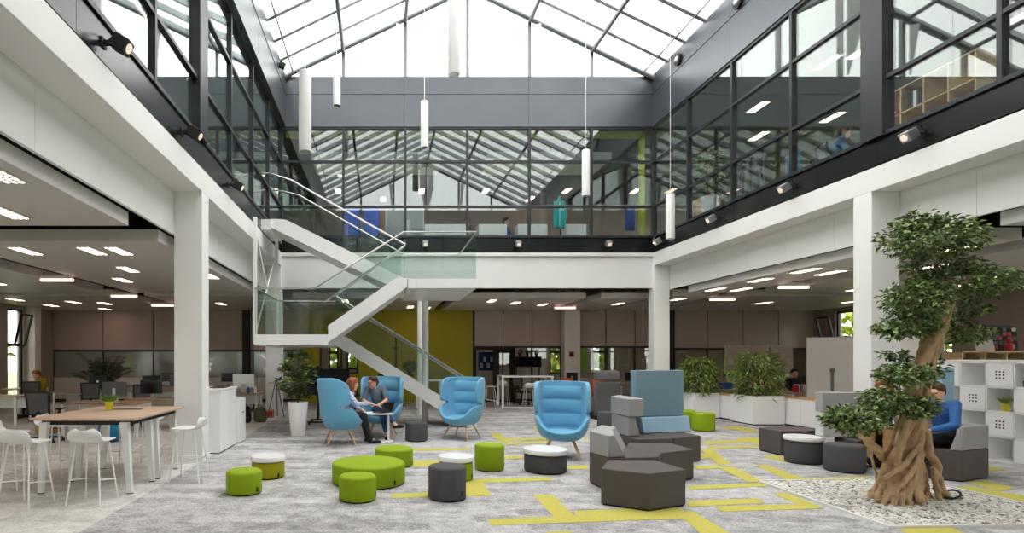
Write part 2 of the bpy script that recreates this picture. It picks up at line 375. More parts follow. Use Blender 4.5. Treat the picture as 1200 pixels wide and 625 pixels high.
# slabs (first floor and upper roof slab) as a ring round the atrium
def ring(mb, x0, x1, y0, y1, ix0, ix1, iy0, iy1, z0, z1):
    mb.bb(x0, ix0, y0, y1, z0, z1); mb.bb(ix1, x1, y0, y1, z0, z1); mb.bb(ix0, ix1, y0, iy0, z0, z1); mb.bb(ix0, ix1, iy1, y1, z0, z1)
    return mb
struct('slab', ring(MB(), XW, XE, YS, YO, XL-.1, XR+.1, Y0-.05, Y1+.1, 4.80, 5.08), 'void_dark', label='dark first floor slab around the atrium', cat='slab')
struct('ceiling', ring(MB(), XW, XE, YS, YO, XL+.06, XR-.03, Y0-.05, Y1+.05, 8.52, 8.9), 'mesh_grey', label='grey upper floor ceiling around the atrium', cat='ceiling')

# outer walls
def wall_with_holes(name, axis, pos, th, a0, a1, z0, z1, holes, m, label):
    mb = MB(); cuts = sorted(holes); cur = a0
    def bb(u0, u1, w0, w1):
        if u1-u0 < 1e-4 or w1-w0 < 1e-4: return
        if axis == 'x': mb.bb(pos, pos+th, u0, u1, w0, w1)
        else: mb.bb(u0, u1, pos, pos+th, w0, w1)
    for (h0, h1, q0, q1) in cuts:
        bb(cur, h0, z0, z1); bb(h0, h1, z0, q0); bb(h0, h1, q1, z1); cur = h1
    bb(cur, a1, z0, z1)
    return struct(name, mb, m, label=label, cat='wall')
HL = [(-2.5,.5,.5,3.3),(2.0,5.0,.5,3.3),(6.5,9.5,.5,3.3),(11.0,14.0,.5,3.3),(18.9,19.75,.3,3.42)]  # all but the last opening added out of view to daylight the office
HR = [(-2.5,.5,.5,3.3),(2.0,5.0,.5,3.3),(6.5,9.5,.5,3.3),(10.5,13.0,.5,3.3),(16.3,16.75,.5,3.3),(19.3,20.5,.5,3.42)]  # openings before the far pair are added, unseen, to let daylight in
HB = [(-11.6,-10.9,.9,2.6),(-8.0,-7.0,.9,2.6),(-5.4,-4.4,.9,2.6),(-2.3,-1.7,1.2,2.4),(-1.5,-.9,1.2,2.4),(7.5,8.15,1.0,2.6),(9.4,10.1,1.0,2.6),(12.6,13.1,.9,2.6),(15.2,15.8,.9,2.6)]
HF = [(-12,-8.5,.9,3.2),(5.6,7.8,1.2,2.8),(8.7,11.9,.9,3.2),(12.4,15.6,.9,3.2)]  # openings added behind the camera as fill light
HBU = [(2,5,5.9,8.2),(9,12,5.9,8.2)]
wall_with_holes('wall_left', 'x', XW-.25, .25, YS, YO, 0, 4.9, HL, 'wall_brown', 'taupe side wall of the left office')
wall_with_holes('wall_right', 'x', XE, .25, YS, YO, 0, 4.9, HR, 'wall_brown', 'taupe side wall of the right office')
wall_with_holes('wall_back', 'y', YO, .25, XW-.25, XE+.25, 0, 4.9, HB, 'wall_white', 'outer back wall behind the rear offices')
wall_with_holes('wall_front', 'y', YS-.25, .25, XW-.25, XE+.25, 0, 4.9, HF, 'wall_white', 'wall behind the photographer')
HU = [(-2,4,6.0,8.2),(5,11,6.0,8.2),(12,18,6.0,8.2),(19,23.5,6.0,8.2)]  # unseen openings added to daylight the side galleries
HUB = [(-11,-5,5.7,6.95),(-3.5,2,5.7,6.95),(3,9,5.7,6.95),(10,15,5.7,6.95)]  # openings added below the sightline to light the rear gallery
wall_with_holes('wall_left_upper', 'x', XW-.25, .25, YS, YO, 4.9, 8.6, HU, 'wall_white', 'outer wall of the left gallery')
wall_with_holes('wall_right_upper', 'x', XE, .25, YS, YO, 4.9, 8.6, HU, 'wall_white', 'outer wall of the right gallery')
wall_with_holes('wall_back_upper', 'y', YO, .25, XW-.25, XE+.25, 4.9, 8.6, HUB, 'wall_taupe', 'outer wall of the rear gallery')
wall_with_holes('wall_front_upper', 'y', YS-.25, .25, XW-.25, XE+.25, 4.9, 8.6, [], 'wall_white', 'outer wall of the near gallery')
wn = [0]
def window(axis, pos, u0, u1, z0, z1, label, split=True, glass='glass_outer'):
    wn[0] += 1
    r = struct('window_%d' % wn[0], label=label, cat='window')
    def bb(mb, a0, a1, b0, b1, d=.07):
        if axis == 'x': mb.bb(pos-d/2, pos+d/2, a0, a1, b0, b1)
        else: mb.bb(a0, a1, pos-d/2, pos+d/2, b0, b1)
    fr = MB(); t = .07
    bb(fr, u0, u1, z0, z0+t); bb(fr, u0, u1, z1-t, z1); bb(fr, u0, u0+t, z0+t, z1-t); bb(fr, u1-t, u1, z0+t, z1-t)
    if split: bb(fr, u0+t, u1-t, z0+(z1-z0)*.58, z0+(z1-z0)*.58+t*1.6)
    obj('window_frame', fr, 'frame_dark', r)
    p = MB(); bb(p, u0+t*.5, u1-t*.5, z0+t*.5, z1-t*.5, .012); obj('window_pane', p, glass, r)
    return r
for h in HL: window('x', XW-.1, *h, label='seen or added dark framed window in the left office side wall')
for h in HR: window('x', XE+.1, *h, label='seen or added dark framed window in the right office side wall')
for h in HF: window('y', YS-.1, *h, label='unseen window added behind the photographer for fill light')
for h in HB: window('y', YO+.1, *h, label='dark framed window in the outer back wall')
for h in HU:
    window('x', XW-.1, *h, label='unseen long window added to daylight the left gallery', split=False); window('x', XE+.1, *h, label='unseen long window added to daylight the right gallery', split=False)
for h in HUB: window('y', YO+.1, *h, label='unseen low window added to light the rear gallery', split=False)
# open tilted sashes seen beside the far windows
for (x, y, s, nm) in ((XW+.16, 19.0, 1, 'tilted open black window sash on the left office side wall'), (XE-.16, 20.3, -1, 'tilted open black window sash on the right office side wall')):
    m = MB(); d = .26
    for a, b in (((x,y,2.15),(x+s*d,y,3.2)), ((x,y+.55,2.15),(x+s*d,y+.55,3.2)), ((x,y,2.15),(x,y+.55,2.15)), ((x+s*d,y,3.2),(x+s*d,y+.55,3.2))): m.bar(a, b, .06)
    o = struct('window_sash', m, 'frame_dark', label=nm, cat='window')
# light pilasters next to those windows
struct('trim_1', MB().bb(XW, XW+.3, 19.9, 20.25, 0, 3.54), 'wall_white', label='pale pilaster beside the left side window', cat='trim')
struct('trim_2', MB().bb(XE-.25, XE, 18.6, 19.1, 0, 3.54), 'mesh_grey', label='grey pilaster beside the right side window', cat='trim')

# outdoor ground and trees seen through the windows
struct('ground', MB().add([(-60,-40,-.05),(60,-40,-.05),(60,70,-.05),(-60,70,-.05)], [(0,1,2,3)]), 'outdoor_ground', label='grassy ground outside', cat='ground')
def outdoor_trees(name, label, spots):
    rnd = random.Random(len(spots)); mb = MB()
    for (cx, cyy, cz, rx, ry, rz, n) in spots:
        for _ in range(n):
            d = Vector((rnd.gauss(0,1), rnd.gauss(0,1), rnd.gauss(0,1))).normalized(); r = rnd.uniform(.55, 1)
            p = Vector((cx+d.x*rx*r, cyy+d.y*ry*r, max(.1, cz+d.z*rz*r))); mb.mat(rnd.choice((0,0,1)))
            mb.leaf(p, Vector((rnd.uniform(-1,1), rnd.uniform(-1,1), rnd.uniform(-.8,.4))), Vector((rnd.uniform(-.5,.5), rnd.uniform(-.5,.5), 1)), 0.62, .44)
    o = obj(name, mb, ['outdoor_leaf','outdoor_leaf2']); tag(o, label, 'foliage', kind='stuff')
outdoor_trees('outdoor_foliage', 'sunlit yellow green foliage outside the back windows', [(x, 29.5, 2.2, 2.4, 1.2, 2.6, 900) for x in range(-14, 20, 4)])
outdoor_trees('outdoor_foliage', 'sunlit foliage outside the left side windows', [(-17.5, y, 2.2, 1.3, 2.2, 2.4, 500) for y in (6, 11, 15, 19, 23)])
outdoor_trees('outdoor_foliage', 'sunlit foliage outside the right side windows', [(21.5, y, 2.2, 1.3, 2.2, 2.4, 500) for y in (2, 7, 16.5, 20, 24)])

# office back partition: taupe panels above, glass below
def partition(name, x0, x1, label, step=1.28, zsplit=2.12, holes=()):
    r = struct(name, label=label, cat='wall')
    u = MB(); n = max(1, round((x1-x0)/step)); w = (x1-x0)/n
    for i in range(n): u.bb(x0+i*w+.018, x0+(i+1)*w-.018, YB, YB+.1, zsplit+.05, 4.7)
    obj('wall_panel', u, 'wall_taupe', r)
    fr = MB(); fr.bb(x0, x1, YB+.02, YB+.08, zsplit-.03, zsplit+.05); fr.bb(x0, x1, YB+.06, YB+.11, zsplit, 4.7)
    for i in range(n+1): fr.bb(x0+i*w-.03, x0+i*w+.03, YB+.02, YB+.08, 0, zsplit)
    fr.bb(x0, x1, YB+.02, YB+.08, .0, .12)
    obj('wall_frame', fr, 'frame_dark', r)
    return r, n, w
def glass_run(x0, x1, z0, z1, m, par, nm='wall_glazing'):
    obj(nm, MB().bb(x0, x1, YB+.045, YB+.055, z0, z1), m, par)
r, n, w = partition('wall_back_panels', XW, -3.0, 'taupe panelled partition with frosted glass behind the left desks', 1.9, 1.98)
glass_run(XW+.03, -3.03, .95, 1.95, 'glass_frost', r); obj('wall_dado', MB().bb(XW+.03, -3.03, YB+.02, YB+.1, .12, .95), 'wall_white', r)
r, n, w = partition('wall_back_panels.001', 3.62, 7.0, 'taupe panelled partition with glass and a doorway under the rear gallery', 1.28, 2.12)
glass_run(5.2, 6.97, .95, 2.09, 'glass_wall', r); obj('wall_dado', MB().bb(5.2, 6.97, YB+.02, YB+.1, .12, .95), 'wall_taupe', r)
r, n, w = partition('wall_back_panels.002', 7.6, 11.0, 'taupe panelled partition beside the pale rear column', 1.15, 2.12)
glass_run(7.63, 10.97, .95, 2.09, 'glass_wall', r); obj('wall_dado', MB().bb(7.63, 10.97, YB+.02, YB+.1, .12, .95), 'wall_taupe', r)
r, n, w = partition('wall_back_panels.003', 11.3, XE, 'taupe panelled partition behind the right desks', 1.3, 2.05)
glass_run(11.33, XE-.03, .95, 2.02, 'glass_wall', r); obj('wall_dado', MB().bb(11.33, XE-.03, YB+.02, YB+.1, .12, .95), 'wall_taupe', r)
# olive wall under the stair with two window openings and the dark reveal next to it
ol = MB()
for b in ((-3.0,-2.35,0,4.7),(-2.35,-.85,0,1.1),(-2.35,-.85,2.35,4.7),(-1.62,-1.55,1.1,2.35),(-.85,3.55,0,4.7)): ol.bb(b[0], b[1], YB-.12, YB, b[2], b[3])
struct('wall_olive', ol, 'wall_olive', label='olive green painted wall under the staircase', cat='wall')
window('y', YB-.06, -2.35, -1.62, 1.1, 2.35, 'left of the two black framed windows in the olive wall', False); window('y', YB-.06, -1.55, -.85, 1.1, 2.35, 'right of the two black framed windows in the olive wall', False)
struct('trim_3', MB().bb(3.55, 3.64, YB-.1, YB+.1, 0, 4.7), 'soft_black', label='dark edge strip beside the olive wall', cat='trim')
struct('trim_4', MB().bb(11.0, 11.3, YB-.2, YB+.1, 0, 4.7), 'soft_black', label='black upright duct between the rear partitions', cat='trim')
struct('trim_5', MB().bb(-5.3, -5.05, YB-.25, YB, 0, 4.7), 'soft_black', label='black upright duct on the left back partition', cat='trim')
# doorway
d = struct('door_1', label='black framed glass door in the rear partition', cat='door')
fr = MB()
for x in (3.66, 4.42, 5.16): fr.bb(x-.05, x+.05, YB-.02, YB+.1, 0, 2.1)
fr.bb(3.61, 5.21, YB-.02, YB+.1, 2.02, 2.12); fr.bb(4.47, 4.6, YB, YB+.06, 0, 2.02); fr.bb(5.0, 5.11, YB, YB+.06, 0, 2.02); fr.bb(4.47, 5.11, YB, YB+.06, 0, .12); fr.bb(4.47, 5.11, YB, YB+.06, 1.9, 2.02)
obj('door_frame', fr, 'soft_black', d)
obj('door_pane', MB().bb(4.55, 5.05, YB+.02, YB+.03, .1, 1.95), 'glass_wall', d); obj('door_handle', MB().tube([(4.6,YB-.05,.95),(4.6,YB-.05,1.2)], .012), 'steel', d)

# columns (white) of the atrium and a pale one in the rear office
def column(nm, x0, x1, y0, y1, z1, label, m='white_paint', skirt=True):
    c = struct(nm, MB().bb(x0, x1, y0, y1, 0, z1), m, label=label, cat='column', bevel=.008)
    if skirt: obj('column_skirting', MB().bb(x0-.015, x1+.015, y0-.015, y1+.015, 0, .11), m, c, bevel=.006)
    return c
column('column', XL-.46, XL, 9.05, 9.40, 4.42, 'white square column beside the bar table')
column('column.001', XR, XR+.46, 9.05, 9.40, 4.42, 'white square column behind the big tree')
column('column.002', XR, XR+.46, 16.25, 16.6, 4.42, 'white square column at the far right corner of the atrium')
column('column.003', XL-.46, XL, 16.25, 16.6, 4.42, 'white square column behind the stair landing')
column('column.004', 7.0, 7.6, 21.1, 21.6, 4.7, 'pale beige column at the rear office partition', 'white_beam', False)
column('column.005', XL-.46, XL, 1.69, 2.04, 4.42, 'white square column at the near left corner')
column('column.006', XR, XR+.46, 1.69, 2.04, 4.42, 'white square column at the near right corner')
# white beams over the columns with the lower recessed panels behind them
for sgn, x, nm, lb in ((-1, XL, 'beam', 'white beam along the left gallery edge'), (1, XR, 'beam.001', 'white beam along the right gallery edge')):
    b = MB(); b.bb(min(x, x+sgn*.46), max(x, x+sgn*.46), Y0, Y1+.33, 4.42, 4.80)
    o = struct(nm, b, 'white_beam', label=lb, cat='beam', bevel=.006)
    p = MB(); xx = x+sgn*.46; n = 12; L = (Y1+.3-Y0)/n
    for i in range(n): p.bb(min(xx, xx+sgn*.05), max(xx, xx+sgn*.05), Y0+i*L+.003, Y0+(i+1)*L-.003, 3.72, 4.43)
    obj('beam_panel', p, 'white_beam', o)
b = MB(); b.bb(XL, XR, 16.36, 16.44, 3.77, 4.70)
o = struct('beam.002', b, 'white_beam', label='white panelled beam along the rear gallery edge', cat='beam')
obj('beam_ledge', MB().bb(XL, XR, 16.28, 16.44, 4.70, 4.80), 'white_beam', o, bevel=.006)
struct('beam.003', MB().bb(XL, XR, Y0-.46, Y0, 4.42, 4.80), 'white_beam', label='white beam along the near gallery edge', cat='beam')

# dark fascia bands below the gallery glass, split in sheets with open joints
def sheets(u0, u1, step):
    n = max(1, round((u1-u0)/step)); w = (u1-u0)/n
    return [(u0+i*w+.004, u0+(i+1)*w-.004) for i in range(n)]
fa = MB()
for a, b in sheets(Y0, Y1, 3.64): fa.bb(XL-.06, XL-.015, a, b, 4.83, 5.24)
struct('fascia', fa, 'anthracite', label='dark metal fascia under the left gallery glass', cat='fascia')
fa = MB()
for a, b in sheets(Y0, Y1, 3.64): fa.bb(XR+.015, XR+.06, a, b, 4.83, 5.24)
struct('fascia.001', fa, 'anthracite', label='dark metal fascia under the right gallery glass', cat='fascia')
fa = MB()
for a, b in sheets(XL, XR, 3.64): fa.bb(a, b, Y1+.06, Y1+.1, 4.80, 5.24)
struct('fascia.002', fa, 'anthracite', label='dark metal fascia under the rear gallery glass', cat='fascia')
fa = MB().bb(XL, XR, Y0-.06, Y0-.015, 4.8, 5.24)
struct('fascia.003', fa, 'anthracite', label='dark metal fascia under the near gallery glass', cat='fascia')
# upper bands
for nm, q, lb in (('upper_band', 'L', 'dark metal band under the left roof eave'), ('upper_band.001', 'R', 'dark metal band under the right roof eave'), ('upper_band.002', 'B', 'dark metal band under the rear gable'), ('upper_band.003', 'F', 'dark metal band under the near gable')):
    m = MB()
    for z0, z1, t in ((8.48, 9.42, .0), (9.428, 9.94, .012)):
        if q == 'L': [m.bb(-3.1, -2.78+t, a, b, z0, z1) for a, b in sheets(Y0, Y1, 3.64)]
        if q == 'R': [m.bb(GR-.02-t, GR+.25, a, b, z0, z1) for a, b in sheets(Y0, Y1, 3.64)]
        if q == 'B': [m.bb(a, b, Y1-.02-t, Y1+.25, z0, z1) for a, b in sheets(GL, GR, 3.64)]
        if q == 'F': [m.bb(a, b, Y0-.25, Y0+.02+t, z0, z1) for a, b in sheets(GL, GR, 3.64)]
    struct(nm, m, 'band_metal', label=lb, cat='band')

# gallery glazing: mullions and transoms, glass, thick posts on the column lines
def gallery(axis, pos, u0, u1, stops, thick, trans, label):
    wn[0] += 1
    r = struct('window_%d' % wn[0], label=label, cat='window')
    fr = MB()
    def bb(mb, a0, a1, z0, z1, d):
        if axis == 'x': mb.bb(pos-d, pos+d, a0, a1, z0, z1)
        else: mb.bb(a0, a1, pos-d, pos+d, z0, z1)
    for s in stops:
        t = .2 if s in thick else .032
        bb(fr, s-t, s+t, 5.24, 8.48, .1 if s in thick else .06)
    for z in [5.27, 8.45]+trans: bb(fr, u0, u1, z-.03, z+.03, .055)
    obj('window_frame', fr, 'frame_dark', r)
    g = MB(); bb(g, u0, u1, 5.25, 8.46, .01); obj('window_pane', g, 'glass_clear', r)
    return r
YST = [Y1-MOD*k for k in range(9)]
gallery('x', GL, Y0, Y1, YST, [YST[4]], [6.15, 7.45], 'tall gallery glazing along the left upper floor')
gallery('x', GR+.06, Y0, Y1, YST, [YST[4]], [6.15, 7.45], 'tall gallery glazing along the right upper floor')
XST = [2.55-5.46+MOD*k for k in range(7)]
gallery('y', Y1+.06, GL, GR, XST, [], [6.15, 7.47], 'tall gallery glazing across the rear upper floor')
gallery('y', Y0-.06, GL, GR, XST, [], [6.15, 7.47], 'tall gallery glazing across the near upper floor')
# lime painted reveal behind the rear glazing
m = MB(); m.bb(GL+.1, GR-.1, Y1+.4, Y1+.5, 8.33, 8.52); m.bb(GR-.16, GR-.04, Y1+.4, Y1+.55, 5.08, 8.5)
struct('trim_6', m, 'lime_paint', label='lime green reveal behind the rear gallery glazing', cat='trim')

# glass roof
ZE, ZR, XM = 9.95, 12.58, 2.55
roof = struct('roof', label='pitched glass roof over the atrium with grey metal rafters', cat='roof')
def rz(x): return ZE + (ZR-ZE)*(1-abs(x-XM)/5.46)
nr = 16
for i in range(nr+1):
    y = Y0 + (Y1-Y0)*i/nr
    for s in (-1, 1):
        w = .16 if i in (0, nr) else .12
        obj('rafter', MB().bar((XM+s*5.5, y, ZE-.02), (XM, y, ZR), w, .15), 'roof_metal', roof)
        if i in (0, nr):
            yy = y + (-.12 if i else .12)
            obj('gable_tube', MB().tube([(XM+s*5.42, yy, ZE-.1), (XM, yy, ZR-.14)], .07, 10), 'grey_metal', roof, smooth=True)
for x in (XM-3.64, XM-1.82, XM, XM+1.82, XM+3.64):
    obj('purlin', MB().tube([(x, Y0, rz(x)-.14), (x, Y1, rz(x)-.14)], .06, 10), 'grey_metal', roof, smooth=True)
for x in (XM-5.1, XM+5.1): obj('tie_tube', MB().tube([(x, Y0, rz(x)-.1), (x, Y1, rz(x)-.1)], .022, 8), 'grey_metal', roof, smooth=True)
for s in (-1, 1):
    obj('gutter', MB().bb(min(XM+s*5.42, XM+s*5.75), max(XM+s*5.42, XM+s*5.75), Y0-.1, Y1+.1, 9.9, 10.0), 'anthracite', roof)
    g = MB().add([(XM+s*5.6, Y0-.05, ZE+.03), (XM, Y0-.05, ZR+.09), (XM, Y1+.05, ZR+.09), (XM+s*5.6, Y1+.05, ZE+.03)], [(0,1,2,3)])
    obj('roof_glass', g, 'glass_roof', roof)
for yy, nm in ((Y1+.05, 'rear'), (Y0-.05, 'near')):
    wn[0] += 1
    r = struct('window_%d' % wn[0], label='triangular %s gable window under the glass roof' % nm, cat='window')
    m = MB()
    for x in (XM-3.64, XM-1.82, XM, XM+1.82, XM+3.64): m.bb(x-.05, x+.05, yy-.06, yy+.06, 9.92, rz(x)-.05)
    obj('window_frame', m, 'grey_metal', r)
    obj('window_pane', MB().add([(XM-5.4,yy,9.93),(XM+5.4,yy,9.93),(XM,yy,ZR)], [(0,1,2)]), 'glass_outer', r)
# white wedge-shaped perforated fins standing at the gable mullions
for yy, sy, nm in ((Y1-.1, -1, 'rear'), (Y0+.1, 1, 'near')):
    for k, (x, s) in enumerate(((XM-1.82,-1),(XM,-1),(XM,1),(XM+1.82,1))):
        zt = rz(x+s*.2)-.22; zb = 9.96; w = .42 if abs(x-XM) > .1 else .36
        a = Vector((x+s*.07, yy, 0)); d = Vector((s*.9, sy*.5, 0)).normalized(); nrm = Vector((-d.y, d.x, 0))*.02
        lo = []; hi = []
        for (t, z) in ((0, zb), (.04, zb), (w*.55 if abs(x-XM) > .1 else w, zb+(zt-zb)*(1 if abs(x-XM) > .1 else .55)), (w*.55 if abs(x-XM) > .1 else w, zt), (0, zt)):
            p = a + d*t; p.z = z; lo.append(p-nrm); hi.append(p+nrm)
        wh = ['outer mullion towards left eave', 'left of ridge mullion', 'right of ridge mullion', 'outer mullion towards right eave'][k]
        o = obj('gable_fin', MB().loft(lo, hi), 'white_plastic'); tag(o, 'white wedge shaped fin, %s gable, %s' % (nm, wh), 'fin', 'gable fins')

# suspended ceiling plates over the offices
PLATES = [(-6.95,-3.5,-3.8,7.70),(-6.95,-3.5,8.73,15.5),(-6.95,-3.5,16.3,21.4),(-12.6,-7.75,-3.8,7.9),(-12.6,-7.75,8.73,15.5),(-12.6,-7.75,16.3,21.4),
          (8.60,9.95,-3.8,7.70),(8.60,9.95,8.6,15.5),(8.60,9.95,16.3,21.4),(10.75,16.7,-3.8,7.70),(10.75,16.7,8.6,15.5),(10.75,16.7,16.3,21.4),
          (-2.7,2.0,17.0,21.4),(2.35,6.3,17.0,21.4),(6.75,8.3,17.0,21.4),(-2.7,8.3,-3.8,.9),(-12.6,16.7,21.75,24.5)]
for k, (x0, x1, y0, y1) in enumerate(PLATES):
    o = struct('ceiling_plate' if k == 0 else 'ceiling_plate.%03d' % k, MB().bb(x0, x1, y0, y1, 3.54, 3.73), 'plate', label='suspended light grey ceiling raft over the offices', cat='ceiling', bevel=.004)
def on_plate(x, y, m=.35): return any(a+m < x < b-m and c+m < y < d-m for a, b, c, d in PLATES)

# recessed louvre lights (grid of small lit squares) in the ceiling plates
def louvre(label, group, x, y, z, rot=0.0, n=7, nm='ceiling_light'):
    t = thing(nm, label, 'light', (x, y, z), rot, group)
    fr = MB().bb(-.135, .135, -.36, .36, -.012, 0); obj('light_frame', fr, 'plate', t)
    xs = [-.115]; ys = [-.345]
    for i in range(3): xs += [-.075+.075*i-.022, -.075+.075*i+.022]
    for j in range(n): c_ = (j-(n-1)/2)*(.68/n); ys += [c_-.03, c_+.03]
    xs.append(.115); ys.append(.345); m = MB(); m.add([(x_, y_, -.0135) for x_ in xs for y_ in ys], []); ny = len(ys)
    for i in range(len(xs)-1):
        for j in range(ny-1): m.f.append((i*ny+j, i*ny+j+1, (i+1)*ny+j+1, (i+1)*ny+j)); m.m.append(1 if i % 2 and j % 2 else 0)
    obj('light_louvre', m, ['plate','lamp_warm'], t)
    return t
L0 = louvre('', '', -3.9, 5.5, 3.54)
LI = {}
def place_light(x, y, zone, z=3.54, first=[True]):
    k = LI.setdefault(zone, []); k.append((y, x))
    if first[0]: o = L0; first[0] = False; o.location = (x, y, z)
    else: o = dup(L0, (x, y, z))
    o['group'] = 'recessed ceiling lights over the '+zone; o['label'] = 'recessed louvred ceiling light over the '+zone
    return o
SPOTS = {'left office': [(12,201),(21,254),(21,291),(133,291),(150,315.5),(144,328),(18,351),(60,358),(86,354),(134,364),(253,323.6),(259,356),(90,287),(60,300)],
         'right office': [(965,299),(886,317),(886,328),(993,308.5),(972.5,319.5),(858,341),(967,344.6),(895,355),(1171,282.7),(1160,325),(801,342),(795,350.6),(1080,312),(1120,335)],
         'rear office': [(591,345),(568,353),(604,355),(636,357),(664,351),(678,344),(725,356),(743,350.6),(401,347),(397,354.6),(481,359.6),(513,361)]}
lights_xy = []
for zone, pts in SPOTS.items():
    for p in pts:
        x, y = fl(p[0], p[1], 3.54)
        best = None
        for a, b, c, d_ in PLATES:
            cx = min(max(x, a+.3), b-.3); cyy = min(max(y, c+.75), d_-.75)
            dd = (cx-x)**2+(cyy-y)**2
            if best is None or dd < best[0]: best = (dd, cx, cyy)
        x, y = best[1], best[2]
        if any(abs(x-u) < .45 and abs(y-v) < 1.35 for u, v in lights_xy): continue
        lights_xy.append((x, y)); place_light(x, y, zone)
for (x, y, zone) in ((-4.6,3.0,'left office'),(-5.9,-.5,'left office'),(-9.5,5,'left office'),(-11,12,'left office'),(-9.4,13.5,'left office'),(-11,3,'left office'),(-9.2,18.5,'left office'),(-5.9,5.0,'left office'),(-9.2,10,'left office'),
                     (12,4,'right office'),(14.5,6,'right office'),(15.3,12.5,'right office'),(15.3,18,'right office'),(9.3,3.5,'right office'),(12.2,0,'right office'),(-10,23,'back corridor'),(-6,23,'back corridor'),(-1.5,23,'back corridor'),(4.6,23,'back corridor'),(6.4,23,'back corridor'),(8.6,23,'back corridor'),(11.5,23,'back corridor'),(14.5,23,'back corridor')):  # back corridor lights are added to brighten the room behind the partition
    if any(abs(x-u) < .45 and abs(y-v) < 1.35 for u, v in lights_xy): continue
    lights_xy.append((x, y)); place_light(x, y, zone)
# number each row of lights so that a label names one of them
for o in [o for o in COL.objects if o.name.startswith('ceiling_light')]:
    pass
for zone, hint in (('left office', 'counted from the front'), ('right office', 'counted from the front'), ('rear office', 'counted from the atrium'), ('back corridor', 'added fill, counted along the partition')):
    os_ = sorted([o for o in COL.objects if o.name.startswith('ceiling_light') and o['group'].endswith(zone)], key=lambda o: (round(o.location.y*2), o.location.x))
    NUM = ORD+['fifteenth','sixteenth','seventeenth','eighteenth','nineteenth','twentieth','twenty-first','twenty-second','twenty-third','twenty-fourth','twenty-fifth','twenty-sixth']
    for k, o in enumerate(os_): o['label'] = '%s recessed louvred ceiling light over the %s, %s' % (NUM[k], zone, hint)
# upper floor ceiling lights
UP = [(399,203),(396,224.5),(449,234),(494,224.5),(670,201.7),(664,224),(593,201),(569,224),(621,233.6),(745,224)]
k = 0
for p in UP:
    x, y = fl(p[0], p[1], 8.5); o = dup(L0, (x, max(17.3, y), 8.515)); k += 1
    o['group'] = 'ceiling lights of the rear gallery'; o['label'] = '%s louvred ceiling light of the rear gallery' % ORD[k-1]
k = 0
for p in [(969,73.4),(888,126),(975,138),(889,160),(1010,60),(1100,120),(1195,20)]:
    x, y = fl(p[0], p[1], 8.5); o = dup(L0, (max(8.7, x), y, 8.515)); k += 1
    o['group'] = 'ceiling lights of the right gallery'; o['label'] = '%s louvred ceiling light of the right gallery' % ORD[k-1]
k = 0
for (x, y) in ((-4.6,13.8),(-4.6,11),(-4.6,7.5),(-4.6,4.5),(-7.5,12.5),(-7.5,6)):
    o = dup(L0, (x, y, 8.515)); k += 1
    o['group'] = 'ceiling lights of the left gallery'; o['label'] = '%s louvred ceiling light of the left gallery' % ORD[k-1]
# white ceiling rafts in the rear gallery
for k, (x0, x1) in enumerate(((-2.25, 1.98), (3.55, 7.5))):
    struct('ceiling_raft' if k == 0 else 'ceiling_raft.001', MB().bb(x0, x1, 18.0, 19.6, 8.18, 8.4), 'white_plastic', label='white suspended raft in the rear gallery', cat='ceiling')
# linear pendant lamps in the gaps between plates
for k, (x, y, lb) in enumerate(((-7.35,12.6,'nearest linear lamp in the ceiling gap over the left desks'),(-7.35,15.9,'middle linear lamp in the ceiling gap over the left desks'),(-7.35,18.7,'farthest linear lamp in the ceiling gap over the left desks'),
                     (10.35,13.9,'linear lamp in the dark ceiling gap over the planter'),(10.35,16.8,'linear lamp in the dark ceiling gap behind the planter'),(6.52,19.6,'linear lamp in the ceiling gap of the rear office'))):
    t = thing('linear_lamp', lb, 'lamp', (x, y, 3.48), 0, 'linear lamps in the ceiling gaps')
    obj('lamp_housing', MB().bb(-.36, .36, -.04, .04, .02, .1), 'white_metal', t); obj('lamp_diffuser', MB().bb(-.36, .36, -.045, .045, -.03, .02), 'lamp_pink', t)
    for s in (-.3, .3): obj('lamp_hanger', MB().tube([(s,0,.1),(s,0,1.32)], .006, 6), 'black', t)

# ------------------------------------------------------------------ staircase (U-shaped, white steel, glass balustrades)
st = thing('staircase', 'white steel switchback staircase with glass balustrades and steel handrails', 'staircase', (0, 14, 0))
ST = Vector((0, 14, 0))
def so(nm, mb, m, **k):
    mb.v = [(v[0], v[1]-14, v[2]) for v in mb.v]; return obj(nm, mb, m, st, **k)
FA, FB, RA, RB = 12.2, 13.42, 13.62, 14.9
Z1, Z2, Z3 = 2.22, 3.45, 5.10
so('landing', MB().bb(-2.78, -1.15, FA, RB, Z1-.24, Z1), 'white_metal', bevel=.006)
so('landing', MB().bb(.58, 2.12, FA, RB, Z2-.21, Z2), 'white_metal', bevel=.006)
def flight(xa, za, xb, zb, ya, yb, n, ext=0.0):
    dx, dz = xb-xa, zb-za
    zlo, zhi = min(za, zb), max(za, zb); N = 24
    top = []; bot = []
    for i in range(N+1):
        x_ = xa+dx*i/N; zl = za+dz*i/N
        top.append((x_, min(zl+.20, zhi+.015))); bot.append((x_, max(zl-.17, zlo-.22 if zlo > .5 else 0.0)))
    pl = top+bot[::-1]
    for y in (ya, yb-.05):
        so('stringer', MB().loft([(p[0],y,p[1]) for p in pl], [(p[0],y+.05,p[1]) for p in pl]), 'white_metal')
    for i in range(n):
        x0 = xa+dx*i/n; x1 = xa+dx*(i+1)/n; z = za+dz*(i+1)/n
        m = MB(); m.bb(min(x0,x1)-.02, max(x0,x1)+.02, ya+.05, yb-.05, z-.05, z); m.bb(x0-.008, x0+.008, ya+.05, yb-.05, z-dz/n-.03, z-.04)
        so('tread', m, 'white_plastic')
flight(2.36, 0.02, -1.15, Z1, RA, RB, 13)
flight(-1.15, Z1, .6, Z2, FA, FB, 7)
